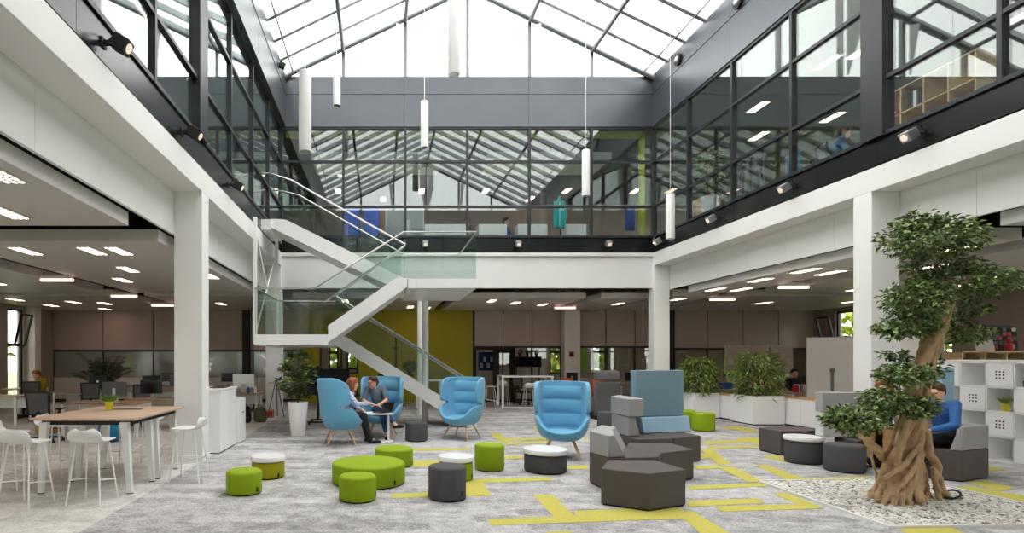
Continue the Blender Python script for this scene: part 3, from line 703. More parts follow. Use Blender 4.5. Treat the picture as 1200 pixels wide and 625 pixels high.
flight(.6, Z2, -2.72, Z3, RA, RB, 10)
so('gallery_landing', MB().bb(-2.95, -2.68, RA-.05, RB+.05, Z3-.25, Z3), 'white_metal')
def pane(p, q, h0, h1):            # glass sheet standing between two points at heights h0..h1 above the walking line
    p = Vector(p); q = Vector(q); d = (q-p); nrm = Vector((-d.y, d.x, 0)).normalized()*.006
    a = [p+Vector((0,0,h0)), q+Vector((0,0,h0)), q+Vector((0,0,h1)), p+Vector((0,0,h1))]
    so('glass_panel', MB().loft([v-nrm for v in a], [v+nrm for v in a]), 'glass_rail')
pane((-2.76,FA+.02,Z1), (-1.4,FA+.02,Z1), 0, 1.0); pane((-2.76,FA+.03,Z1), (-2.76,RB,Z1), 0, 1.0); pane((-2.74,RB-.02,Z1), (-1.2,RB-.02,Z1), 0, 1.0)
pane((-1.36,FA+.02,Z1+.0), (.45,FA+.02,Z2), .1, 1.0); pane((-1.1,FB-.02,Z1+.05), (.58,FB-.02,Z2), .1, 1.0)
pane((.5,FA+.02,Z2), (2.1,FA+.02,Z2), 0, 1.0); pane((2.1,FA+.03,Z2), (2.1,RB-.03,Z2), 0, 1.0); pane((.6,RB-.02,Z2), (2.1,RB-.02,Z2), 0, 1.0)
pane((.55,RA+.02,Z2), (-2.7,RA+.02,Z3), .1, 1.05); pane((.55,RB-.02,Z2), (-2.7,RB-.02,Z3), .1, 1.05)
pane((-1.1,RA+.02,Z1), (2.2,RA+.02,.13), .1, 1.05); pane((-1.1,RB-.02,Z1), (2.2,RB-.02,.13), .1, 1.05)
def rail(pts, r=.022): so('handrail', MB().tube(pts, r, 8), 'steel', smooth=True)
rail([(-2.76,RB,Z1+1.02),(-2.76,FA+.02,Z1+1.02),(-1.45,FA+.02,Z1+1.02),(.5,FA+.02,Z2+1.03),(2.1,FA+.02,Z2+1.03),(2.1,RB-.02,Z2+1.03),(.7,RB-.02,Z2+1.03)])
rail([(-1.1,FB,Z1+.98),(.6,FB,Z2+.98)])
rail([(-1.25,FA+.09,Z1+.72),(.5,FA+.09,Z2+.72)], .02)
rail([(.6,RA+.02,Z2+1.05),(-2.2,RA+.02,Z3+.98),(-2.72,RA+.02,Z3+1.15),(-2.9,RA+.02,Z3+1.15)])
rail([(.6,RB-.02,Z2+1.05),(-2.2,RB-.02,Z3+.98),(-2.72,RB-.02,Z3+1.1),(-2.9,RB-.02,Z3+1.1)])
rail([(-1.15,RA+.02,Z1+1.05),(2.3,RA+.02,1.08),(2.3,RA+.02,.05)]); rail([(-1.15,RB-.02,Z1+1.05),(2.3,RB-.02,1.08),(2.3,RB-.02,.05)])
rail([(-2.76,RB,Z1+1.02),(-1.2,RB,Z1+1.02)])
so('post', MB().tube([(1.2,14.86,0),(1.2,14.86,3.25)], .085, 16), 'white_metal', smooth=True)
so('hanger_post', MB().bb(-2.82, -2.74, 12.24, 12.32, Z1-.2, 4.82), 'white_metal')
so('hanger_post', MB().bb(-2.82, -2.74, 14.8, 14.88, Z1-.2, 4.82), 'white_metal')
so('tie_rod', MB().tube([(-2.78,12.3,Z1),(-2.78,14.85,4.6)], .018, 8), 'white_metal', smooth=True); so('tie_rod', MB().tube([(-2.78,12.3,4.6),(-2.78,14.85,Z1)], .018, 8), 'white_metal', smooth=True)
p = struct('column.007', MB().tube([(1.18,16.55,0),(1.18,16.55,4.8)], .085, 16), 'white_metal', label='round white post behind the staircase', cat='column', smooth=True)

# ------------------------------------------------------------------ pendant tube lamps hanging from the roof
def pendant(px, y, ztop, zbot, label, r=.1):
    x = (px-VX)*y/F
    t = thing('pendant_lamp', label, 'lamp', (x, y, zbot), 0, 'white tube pendants under the glass roof')
    L = ztop-zbot
    obj('lamp_tube', MB().lathe([(r-.012,.02),(r-.004,0),(r,.01),(r,L-.01),(r-.01,L)], n=28), 'pod_white', t, smooth=True)
    obj('lamp_reflector', MB().lathe([(r-.016,.001),(r*.55,.05),(r*.5,.06),(1e-5,.06)], n=24), 'steel', t, smooth=True)
    obj('lamp_cable', MB().tube([(0,0,L),(0,0,ZE+.03+(ZR-ZE+.06)*(1-abs(x-XM)/5.6)-zbot)], .006, 6), 'steel', t)
def zz(py, y): return H+(VY-py)*y/F
for (px, w, y0, y1, lb) in ((357.5,15,84,178,'large white tube pendant lamp close to the left gallery'), (394.5,9,69,124,'highest small white tube pendant lamp, next to the dark rear band'),
      (532,14.5,-6,88,'large white tube pendant lamp under the ridge of the roof'), (497.5,9,119,173,'white tube pendant lamp in front of the rear gallery glass'),
      (686.5,9,176,230,'white tube pendant lamp before the teal jacket gallery panes'), (785.5,9.5,228,280,'lowest white tube pendant lamp, by the far right corner column')):
    y = .2*F/w; pendant(px, y, zz(y0, y), zz(y1, y), lb)

# ------------------------------------------------------------------ spotlights on the fascias
def spot(loc, rz_, label, m='black', aim=.5):
    t = thing('spotlight', label, 'spotlight', loc, rz_, 'spotlights on the fascia')
    obj('spot_bracket', MB().bb(-.05, .05, -.02, 0, -.05, .05).bar((0,-.02,0), (0,-.14,0), .045), 'black', t)
    b = MB(); b.box((0,-.2,-.02), (.15,.17,.15), rx=aim); obj('spot_head', b, m, t, bevel=.01)
    q = MB(); R = Matrix.Rotation(aim, 3, 'X'); c = Vector((0,-.2,-.02))+R@Vector((0,-.087,0)); d = R@Vector((0,-1,0))
    q.tube([c, c+d*.006], .052, 14); obj('spot_lens', q, 'glow_lens', t)
    cb = MB().tube([(.04,-.03,.04),(.06,-.09,.12),(.05,-.16,.13),(.03,-.2,.06)], .008, 6); obj('spot_cable', cb, 'black', t)
lamp_mat('glow_lens', (255, 214, 170), .4)
xl = XL-.015; xr = XR+.015
def wy(px, x): return F*x/(px-VX)
for px, lb in ((122,'nearest black spotlight on the left fascia'), (214,'middle black spotlight on the left fascia'), (268,'far black spotlight on the left fascia near the stair head')):
    spot((xl, wy(px, XL), 5.02), PI/2, lb, 'soft_black')
for px, lb in ((1080,'nearest grey spotlight on the right fascia'), (930,'second grey spotlight on the right fascia'), (842,'third grey spotlight on the right fascia'), (778,'last grey spotlight on the right fascia, in the corner')):
    spot((xr, wy(px, XR), 5.02), -PI/2, lb, 'alu')
for px, lb in ((498,'grey spotlight on the rear fascia above the stair landing'), (606,'middle grey spotlight on the rear fascia'), (711,'grey spotlight on the rear fascia nearest the corner column')):
    spot(((px-VX)*Y1/F, Y1+.06, 5.05), 0, lb, 'alu')
spot((GL+.06, 15.2, 9.75), PI/2, 'small dark spotlight on the band at the left eave', 'soft_black')
def disc(loc, lb):
    t = thing('round_sensor', lb, 'sensor', loc, -PI/2)
    obj('sensor_ring', MB().tube([(0,0,0),(0,-.06,0)], .15, 24), 'black', t, smooth=True, angle=30); obj('sensor_lens', MB().sphere((0,-.06,0), .09, (1,.6,1)), 'alu', t, smooth=True)
disc((GR-.03, wy(797, GR), zz(70, wy(797, GR))), 'round black loudspeaker disc on the right dark band')
disc((GR-.03, wy(868, GR), zz(2, wy(868, GR))), 'round black loudspeaker disc higher up the right band')

# ------------------------------------------------------------------ round poufs
def pouf(px, pyb, wpx, h, m, label, lid=None, tilt=None, base=True, group='round poufs'):
    s = (pyb-VY)/H; y = F/s; r = .5*wpx*y/F
    for _ in range(6): y = F/s + r; r = .5*wpx*y/F/math.sqrt(1+((px-VX)/F)**2*.6)
    x = (px-VX)*y/F
    t = thing('pouf', label, 'pouf', (x, y, 0), random.uniform(0, 1), group)
    hb = h-(.07 if lid else 0)
    obj('pouf_body', MB().lathe([(r-.02,.012),(r-.004,.02),(r,.04),(r,hb-.03),(r-.008,hb-.012),(r-.025,hb-.002),(r-.05,hb),(1e-5,hb+.003)], n=48), m, t, smooth=True, angle=60)
    obj('pouf_foot', MB().lathe([(r-.03,0),(r-.03,.014)], n=32), 'black', t)
    if lid: obj('pouf_tray', MB().lathe([(r-.02,hb+.004),(r+.012,hb+.006),(r+.016,hb+.012),(r+.016,hb+.058),(r+.01,hb+.07),(1e-5,hb+.07)], n=48), lid, t, smooth=True)
    obj('pouf_tag', MB().box((r*math.sin(.7), -r*math.cos(.7), hb*.24), (.03,.006,.06), rz=.7), 'black', t)
    return t
pouf(286, 583, 42, .29, 'fabric_green', 'low green round pouf nearest the bar stools')
pouf(314.3, 563.5, 38.5, .31, 'fabric_olive', 'olive yellow pouf with a white tray top', 'white_gloss')
pouf(419, 591.5, 43.8, .30, 'fabric_green', 'low green pouf in front of the large green pouf')
pouf(432, 575.5, 85.5, .285, 'fabric_green', 'large wide green round pouf')
pouf(461.5, 550.2, 45, .285, 'fabric_green', 'green pouf just behind the large green pouf')
pouf(534.4, 566, 39.2, .33, 'fabric_green', 'green pouf with white tray behind the tall dark pouf', 'white_gloss')
pouf(524, 590, 44, .40, 'fabric_charcoal', 'tall charcoal pouf in front of the green pouf with white tray')
pouf(573.5, 554, 34.5, .39, 'fabric_green', 'tall green pouf in front of the empty side armchair')
pouf(639, 557.4, 49.5, .34, 'fabric_charcoal', 'wide charcoal pouf with white tray before the front facing blue armchair', 'white_gloss')
pouf(488, 518.7, 26, .39, 'fabric_charcoal', 'charcoal pouf beside the stair post')
pouf(824, 506.5, 27, .42, 'fabric_green', 'green pouf standing alone by the white planter')
pouf(802, 502, 25, .42, 'fabric_green', 'green pouf half hidden behind the blue grey high back seat')
pouf(941.5, 546, 43, .435, 'fabric_charcoal', 'charcoal pouf with white tray next to the brown ottoman', 'white_gloss')
pouf(989.5, 556.4, 47, .41, 'fabric_charcoal', 'plain charcoal pouf left of the tree trunk')
pouf(712, 503.5, 24, .40, 'fabric_charcoal', 'charcoal pouf behind the stacked grey seat blocks')

# ------------------------------------------------------------------ blue high back lounge chairs
def lerp(tab, z):
    for (a, u), (b, v) in zip(tab, tab[1:]):
        if z <= b: return u+(v-u)*max(0, (z-a))/(b-a)
    return tab[-1][1]
AX = [(.29,.17),(.31,.26),(.35,.33),(.42,.385),(.50,.42),(.58,.44),(.68,.455),(.9,.465),(1.15,.465),(1.28,.45)]
BY = [(.29,.16),(.31,.25),(.35,.31),(.42,.355),(.50,.38),(.6,.39),(.8,.38),(1.0,.37),(1.28,.36)]
PH = [(.44,180),(.47,158),(.52,142),(.60,130),(.66,122),(.695,112),(.71,95),(.735,80),(.77,82),(.785,98),(.81,107),(.9,110),(1.1,107),(1.2,102),(1.26,92),(1.29,80)]
def shellpt(z, ph, off=0.0):
    a = lerp(AX, z)-off; b = lerp(BY, z)-off
    s_, c_ = math.sin(ph), math.cos(ph); e = .8
    x = a*math.copysign(abs(s_)**e, s_); y = b*math.copysign(abs(c_)**e, c_)
    if c_ < 0: y *= 1.15
    back = max(0, c_)
    return (x*(1-.05*back*max(0, z-.8)), y + .15*max(0, z-.45)*(.25+.75*back) - .02, z)
def blue_chair():
    t = thing('lounge_chair', '', 'armchair', (0,0,0), 0, 'blue high back lounge chairs')
    m = MB(); nc = 41; rows = []
    zs = [.30,.31,.33,.36,.40,.44,.455,.47,.49,.52,.56,.60,.63,.66,.68,.695,.705,.715,.735,.75,.765,.775,.785,.80,.83,.88,.95,1.03,1.1,1.16,1.2,1.235,1.26,1.28,1.29]
    for z in zs:
        P = math.radians(lerp(PH, z)); rows.append([shellpt(z, -P+2*P*j/(nc-1)) for j in range(nc)])
    m.grid(rows); m.add([rows[0][j] for j in range(nc-1)], [tuple(range(nc-1))])
    obj('shell', m, 'fabric_blue', t, smooth=True, solid=.065, sub=1, angle=180, weld=True)
    # three padded rolls and a loose seat cushion
    for k, (z0, z1) in enumerate(((.47,.72),(.73,.97),(.98,1.21))):
        c = MB(); rr = []
        for i in range(9):
            u = i/8; z = z0+(z1-z0)*u; bul = .035*math.sin(PI*min(1, max(0, u)))**.6
            row = []
            for j in range(21):
                v = -1+2*j/20; edge = (1-abs(v)**6)
                row.append(shellpt(z, math.radians(56)*v, .06+bul*edge))
            rr.append(row)
        c.grid(rr); obj('back_cushion', c, 'fabric_blue', t, smooth=True, sub=1, angle=180)
    c = MB()
    prof = [(1e-5,.36),(.24,.36),(.29,.385),(.305,.42),(.29,.455),(.24,.47),(1e-5,.475)]
    c.lathe(prof, (0,-.06,0), 32, 1.0, .98); obj('seat_cushion', c, 'fabric_blue', t, smooth=True, angle=180)
    for sx in (-1, 1):
        for sy in (-1, 1):
            obj('leg', MB().tube([(sx*.17,sy*.15,.33),(sx*.30,sy*.28,0)], [.022,.014], 12), 'oak', t, smooth=True)
    return t
bc = blue_chair()
BCH = [(-.80, 11.0, (1,.16), 'blue high back armchair turned sideways with the woman in it'), (.03, 12.05, (-.12,-1), 'blue high back armchair with the man in it'),
       (1.72, 11.75, (-.62,-.78), 'empty blue high back armchair beside the stair foot'), (3.12, 9.55, (-.30,-.95), 'empty blue high back armchair facing the camera by the grey modular seats')]
chairs = []
for k, (x, y, d, lb) in enumerate(BCH):
    o = bc if k == 0 else dup(bc); o.location = (x, y, 0); o.rotation_euler = (0,0,face(*d)); o['label'] = lb; chairs.append(o)

# side table between the two people, laptop on it
t = thing('side_table', 'small white laptop table between the two seated people', 'table', (.16, 11.35, 0), .1)
obj('table_base', MB().lathe([(.2,0),(.2,.012),(.03,.02)], (-.1,0,0), 32), 'white_metal', t, smooth=True)
obj('table_pole', MB().bb(-.02, .02, -.03, .03, .012, .56), 'white_metal', t, bevel=.004)
obj('table_top', MB().bb(-.50, .08, -.2, .2, .56, .585), 'white_gloss', t, bevel=.01)
def laptop(loc, rz_, label, ang=1.9, m='screen_dark', w=.34, body='soft_black'):
    t = thing('laptop', label, 'laptop', loc, rz_)
    obj('keyboard', MB().bb(-w/2, w/2, -.12, .12, 0, .016), body, t, bevel=.004)
    s = MB(); c = Vector((0,.12,.016)); d = Vector((0, -math.cos(ang), math.sin(ang)))
    R = Matrix.Rotation(-(ang-PI/2), 4, 'X')
    s.box(c+Vector((0,math.sin(ang-PI/2)*.115,math.cos(ang-PI/2)*.115)), (w,.012,.23), rx=-(ang-PI/2)); obj('screen', s, m, t, bevel=.004)
    return t

# ------------------------------------------------------------------ modular pentagon seats (centre)
def poly_fl(q, z): return [fl(x, y, z) for x, y in q]
def base_seat(parent, poly, h=.425, nm='seat_base'):
    cx = sum(p[0] for p in poly)/len(poly); cyy = sum(p[1] for p in poly)/len(poly)
    obj(nm, MB().prism(poly, .018, h), 'fabric_brown', parent, bevel=.012)
    obj('plinth', MB().prism([(cx+(p[0]-cx)*.95, cyy+(p[1]-cyy)*.95) for p in poly], 0, .02), 'black', parent)
MG = 'modular lounge seats of the middle group'
a = thing('ottoman', 'dark brown pentagon ottoman in front of the modular seats', 'ottoman', (0,0,0), 0, MG)
base_seat(a, [(2.55,6.42),(2.965,6.13),(3.50,6.36),(3.44,6.94),(2.86,6.97)])
def wedge(parent, lo, hi, m, nm='backrest'): obj(nm, MB().loft(lo, hi), m, parent, bevel=.012)
# B1: seat with low grey back
b1 = thing('modular_seat', 'brown modular seat with a low grey wedge backrest', 'seat', (0,0,0), 0, MG)
base_seat(b1, [(2.83,7.52),(2.90,7.06),(3.62,7.20),(3.78,7.46),(3.50,7.92),(3.26,8.20)])
wedge(b1, [(2.83,7.52,.43),(2.90,7.06,.43),(3.14,7.11,.43),(3.34,7.62,.43),(3.50,7.90,.43),(3.26,8.20,.43)],
          [(2.83,7.52,.715),(2.90,7.06,.715),(2.99,7.08,.715),(3.20,7.66,.715),(3.38,7.98,.715),(3.26,8.20,.715)], 'fabric_grey')
b2 = thing('ottoman', 'brown pentagon ottoman joined to the seat with the low grey back', 'ottoman', (0,0,0), 0, MG)
base_seat(b2, [(3.79,7.47),(4.38,7.76),(4.36,8.30),(3.76,8.40),(3.52,7.95)])
# C1: grey stacked back with seat
c1 = thing('modular_seat', 'brown modular seat with a stacked two block grey backrest', 'seat', (0,0,0), 0, MG)
base_seat(c1, [(3.99,9.58),(4.02,9.10),(4.05,8.72),(4.66,8.84),(4.40,9.34),(4.30,9.95)])
wedge(c1, [(3.99,9.58,.43),(4.03,9.0,.43),(4.24,9.05,.43),(4.34,9.40,.43),(4.30,9.95,.43)], [(3.99,9.58,.745),(4.03,9.0,.745),(4.14,9.03,.745),(4.28,9.5,.745),(4.30,9.95,.745)], 'fabric_grey')
wedge(c1, [(3.98,9.60,.75),(4.02,8.97,.75),(4.28,9.02,.75),(4.31,9.40,.75),(4.27,9.97,.75)], [(3.98,9.60,1.04),(4.02,8.97,1.04),(4.28,9.02,1.04),(4.31,9.40,1.04),(4.27,9.97,1.04)], 'fabric_grey', 'upper_block')
c2 = thing('modular_seat', 'brown modular seat with a tall blue grey screen back', 'seat', (0,0,0), 0, MG)
base_seat(c2, [(4.70,8.86),(5.27,9.13),(5.24,9.60),(5.36,9.85),(4.46,9.66),(4.44,9.40)])
wedge(c2, [(4.44,9.36,.43),(5.38,9.60,.43),(5.32,9.86,.43),(4.40,9.62,.43)], [(4.44,9.44,.69),(5.38,9.68,.69),(5.32,9.86,.69),(4.40,9.62,.69)], 'fabric_paleblue')
wedge(c2, [(4.36,9.46,.70),(5.30,9.70,.70),(5.27,9.86,.70),(4.33,9.62,.70)], [(4.36,9.46,1.49),(5.30,9.70,1.49),(5.27,9.86,1.49),(4.33,9.62,1.49)], 'fabric_slate', 'screen_back')

# grey high back armchairs behind, seen from their backs
def wing_chair(x, y, rz_, label):
    t = thing('wing_chair', label, 'armchair', (x, y, 0), rz_, 'grey high back armchairs')
    obj('seat', MB().bb(-.33, .33, -.4, .2, .2, .44), 'fabric_midgrey', t, bevel=.04, segs=3)
    obj('backrest', MB().loft([(-.34,.14,.1),(.34,.14,.1),(.34,.32,.1),(-.34,.32,.1)], [(-.34,.26,1.06),(.34,.26,1.06),(.34,.42,1.06),(-.34,.42,1.06)]), 'fabric_midgrey', t, bevel=.05, segs=3)
    obj('headrest', MB().loft([(-.34,.2,1.08),(.34,.2,1.08),(.34,.44,1.08),(-.34,.44,1.08)], [(-.33,.2,1.36),(.33,.2,1.36),(.33,.42,1.36),(-.33,.42,1.36)]), 'fabric_midgrey', t, bevel=.06, segs=3)
    for s in (-1, 1): obj('arm', MB().bb(s*.33-.05, s*.33+.05, -.38, .2, .2, .62), 'fabric_midgrey', t, bevel=.03, segs=3)
    obj('base', MB().bb(-.3, .3, -.3, .3, 0, .2), 'black', t, bevel=.02)
wing_chair(6.22, 15.6, PI+.05, 'charcoal grey wing chair behind the blue armchair facing the camera')
wing_chair(7.05, 14.6, PI-.15, 'charcoal grey wing chair partly hidden by the tall blue grey screen')

# ------------------------------------------------------------------ seating group beside the tree
RG = 'modular lounge seats beside the tree'
o = thing('ottoman', 'dark brown ottoman behind the charcoal pouf with white tray', 'ottoman', (0,0,0), 0, RG)
base_seat(o, [(6.95,10.2),(6.97,9.67),(7.74,9.82),(7.92,10.25),(7.56,10.5)])
o = thing('modular_seat', 'brown bench with a long light grey backrest beneath the white column', 'seat', (0,0,0), 0, RG)
base_seat(o, [(7.37,8.60),(8.28,8.60),(8.28,9.02),(7.37,9.02)])
wedge(o, [(7.06,8.84,.45),(8.34,8.84,.45),(8.34,9.02,.45),(7.06,9.02,.45)], [(7.06,8.86,.83),(8.34,8.86,.83),(8.34,9.02,.83),(7.06,9.02,.83)], 'fabric_lightgrey')
wedge(o, [(7.06,8.86,.84),(8.34,8.86,.84),(8.34,9.02,.84),(7.06,9.02,.84)], [(7.06,8.86,1.15),(8.34,8.86,1.15),(8.34,9.02,1.15),(7.06,9.02,1.15)], 'fabric_grey', 'upper_block')
o = thing('modular_seat', 'dark brown seat with grey wedge backrest where the man in blue sits', 'seat', (0,0,0), 0, RG)
base_seat(o, [(7.74,7.76),(7.96,7.59),(8.60,7.84),(8.62,8.36),(7.76,8.38)])
wedge(o, [(7.86,7.66,.43),(7.96,7.59,.43),(8.60,7.84,.43),(8.62,8.36,.43),(8.28,8.36,.43),(8.22,8.0,.43)], [(7.96,7.625,.755),(7.99,7.60,.755),(8.60,7.84,.755),(8.62,8.36,.755),(8.46,8.36,.755),(8.40,7.97,.755)], 'fabric_grey')
o = thing('acoustic_screen', 'pale blue upholstered screen panel behind the man on the dark seat', 'screen', (8.72, 8.58, 0), .1)
obj('panel', MB().bb(-.12, .12, -.06, .06, .02, 1.55), 'fabric_paleblue', o, bevel=.03, segs=3); obj('panel_foot', MB().bb(-.14, .14, -.1, .1, 0, .02), 'black', o)

# ------------------------------------------------------------------ bar table with stools
t = thing('bar_table', 'long wooden high table on white splayed legs by the left column', 'table', (-3.70, 7.73, 0))
obj('table_top', MB().bb(-.66, .66, -.86, .86, .925, .955), 'table_wood', t, bevel=.004)
obj('cable_slot', MB().bb(-.22, .22, .28, .42, .9555, .958), 'soft_black', t)
m = MB(); m.bb(-.56, .56, -.76, -.71, .86, .925); m.bb(-.56, .56, .71, .76, .86, .925); m.bb(-.56, -.51, -.71, .71, .86, .925); m.bb(.51, .56, -.71, .71, .86, .925)
obj('frame', m, 'soft_black', t)
for sx in (-1, 1):
    for y in (-.79, -.10, .10, .79):
        m = MB(); m.loft([(sx*.50-.05,y-.04,.90),(sx*.50+.05,y-.04,.90),(sx*.50+.05,y+.04,.90),(sx*.50-.05,y+.04,.90)][::-1], [(sx*.56-.032,y*.98-.025,.012),(sx*.56+.032,y*.98-.025,.012),(sx*.56+.032,y*.98+.025,.012),(sx*.56-.032,y*.98+.025,.012)][::-1])
        lg = obj('leg', m, 'white_plastic', t, bevel=.004)
        obj('foot', MB().bb(sx*.56-.03, sx*.56+.03, y*.98-.024, y*.98+.024, 0, .013), 'black', lg)
def stool():
    t = thing('bar_stool', '', 'stool', (0,0,0), 0, 'white bar stools round the wooden high table')
    m = MB(); rows = []; nv, nu = 18, 13
    prof = [(-.20,.742),(-.17,.735),(-.12,.728),(-.05,.722),(.03,.722),(.10,.728),(.15,.742),(.185,.765),(.205,.80),(.215,.84),(.22,.872)]
    for i in range(nv):
        f_ = i/(nv-1)*(len(prof)-1); k = min(int(f_), len(prof)-2); u = f_-k
        y = prof[k][0]*(1-u)+prof[k+1][0]*u; z = prof[k][1]*(1-u)+prof[k+1][1]*u
        w = .205*(1-.55*max(0, (i-13)/4)**2.2)*(1-.22*max(0, (3-i)/3)**2); row = []
        for j in range(nu):
            v = -1+2*j/(nu-1); up = .03*abs(v)**2.5*(1 if i > 4 else i/4)
            row.append((w*v, y - .05*abs(v)**2*max(0, (i-10)/7), z+up*.6))
        rows.append(row)
    m.grid(rows); obj('seat', m, 'white_plastic', t, smooth=True, solid=.014, sub=1, angle=180)
    L = {}
    for sx in (-1, 1):
        for sy in (-1, 1):
            a = (sx*.13, sy*.12, .715); b = (sx*.20, sy*.21, 0); L[sx,sy] = (Vector(a), Vector(b))
            obj('leg', MB().tube([(sx*.06,sy*.10,.712), a, tuple(Vector(a)*.97+Vector(b)*.03+Vector((0,0,-.004))), b], .0095, 8), 'white_metal', t, smooth=True)
    def at(k, z): a, b = L[k]; return a+(b-a)*((a.z-z)/a.z)
    m = MB(); pts = [at((-1,1),.30), at((-1,-1),.24), at((1,-1),.24), at((1,1),.30)]
    m.tube(pts, .008, 8); obj('footrest', m, 'white_metal', t, smooth=True)
    return t
sp = stool()
for k, (x, y, d, lb) in enumerate([(-3.40,6.55,(.02,1),'white bar stool at the near end of the table, closer to the aisle'), (-4.10,6.42,(.12,1),'white bar stool at the near end of the table, cut by the picture edge'),
     (-4.86,7.25,(1,.1),'white bar stool along the far long side, near the table corner'), (-4.72,8.05,(1,0),'white bar stool along the far long side, middle of the table'),
     (-2.66,7.72,(-1,.05),'white bar stool alone on the column side of the table'), (-3.70,8.80,(0,-1),'white bar stool at the far end of the table, nearer the column'), (-4.25,8.85,(0,-1),'white bar stool at the far end of the table, nearer the monitors')]):
    o = sp if k == 0 else dup(sp); o.location = (x, y, 0); o.rotation_euler = (0,0,face(*d)); o['label'] = lb
t = thing('exercise_ball', 'blue exercise ball on the floor behind the bar table', 'ball', (-5.45, 11.3, .28)); b = MB().sphere((0,0,0), .28, n=32)
obj('ball', b, 'ball_blue', t, smooth=True, angle=180); obj('valve', MB().tube([(0,-.277,.05),(0,-.285,.052)], .012, 10), 'white_plastic', t)

# ------------------------------------------------------------------ plants
def leaves(mb, rnd, c, rx, ry, rz_, n, L, w, nm=3, shell=.5, flat=.6, droop=.2):
    for _ in range(n):
        d = Vector((rnd.gauss(0,1), rnd.gauss(0,1), rnd.gauss(0,1))).normalized(); r = rnd.uniform(shell, 1)
        p = Vector((c[0]+d.x*rx*r, c[1]+d.y*ry*r, c[2]+d.z*rz_*r))
        dr = (Vector((d.x, d.y, d.z*.3))*1.0 + Vector((rnd.uniform(-1,1), rnd.uniform(-1,1), rnd.uniform(-.7,.7)-droop))).normalized()
        nn = (Vector((rnd.uniform(-1,1)*flat, rnd.uniform(-1,1)*flat, 1)) + d*.5).normalized()
        mb.mat(rnd.randrange(nm)); s = rnd.uniform(.7, 1.2); mb.leaf(p, dr, nn, L*s, w*s)
def potted(name, label, cat, loc, pot_prof, pot_mat, soil_z, soil_r, mk, leafmats, stems=None, group=None, pot_name='pot'):
    t = thing(name, label, cat, loc, 0, group)
    obj(pot_name, MB().lathe(pot_prof, n=36), pot_mat, t, smooth=True)
    obj('soil', MB().lathe([(soil_r,soil_z-.02),(soil_r,soil_z),(1e-5,soil_z+.01)], n=24), 'soil', t)
    mb = MB(); sm = MB(); mk(mb, sm)
    if sm.v: obj('stems', sm, 'stem_brown', t, smooth=True)
    obj('foliage', mb, leafmats, t)
    return t
# small yellow pot on the bar table
def mk(mb, sm):
    rnd = random.Random(3)
    for _ in range(170):
        a = rnd.uniform(0, 2*PI); r = rnd.uniform(0, .05); b = rnd.uniform(.3, 1.2)
        mb.mat(rnd.randrange(2)); mb.leaf(Vector((r*math.cos(a), r*math.sin(a), .11)), Vector((math.cos(a)*b, math.sin(a)*b, 1)), Vector((-math.cos(a), -math.sin(a), b)), rnd.uniform(.09,.15), .022)
x, y = fl(128, 481, .955)
potted('potted_plant', 'small leafy plant in a yellow pot on the bar table', 'plant', (x, y, .957), [(.04,0),(.044,.005),(.06,.12),(.064,.125),(.058,.13),(.05,.11),(1e-5,.11)], 'pot_yellow', .112, .05, mk, ['leaf_fresh','leaf_b'])
# tall white planter with a variegated shrub
def mk(mb, sm):
    rnd = random.Random(5)
    for k in range(9):
        a = k*.7; sm.tube([(0,0,.68),(.06*math.cos(a),.06*math.sin(a),1.0),(.22*math.cos(a),.22*math.sin(a),1.35+.05*k)], [.014,.011,.006], 6)
    for _ in range(80):
        a = rnd.uniform(0, 2*PI); zt = rnd.uniform(.78, 1.86); R = .40*math.sqrt(max(.05, 1-((zt-1.3)/.62)**2))*rnd.uniform(.5,1)
        c = Vector((R*math.cos(a), R*math.sin(a), zt)); mi = rnd.choice((0,0,0,1,1,2,3))
        for j in range(9):
            b = rnd.uniform(0, 2*PI); e = rnd.uniform(-.2, .9)
            mb.mat(mi if rnd.random() < .7 else 0); d = Vector((math.cos(b), math.sin(b), e)); mb.leaf(c, d, Vector((-math.cos(b)*e, -math.sin(b)*e, 1)), rnd.uniform(.13,.2), .06)
potted('potted_shrub', 'variegated shrub in a tall white planter by the sideways armchair', 'plant', (-1.82, 12.2, 0), [(.155,0),(.16,.01),(.225,.73),(.222,.745),(.205,.745),(.2,.7),(1e-5,.7)], 'white_gloss', .70, .2, mk, ['leaf_a','leaf_b','leaf_cream','leaf_lime'])
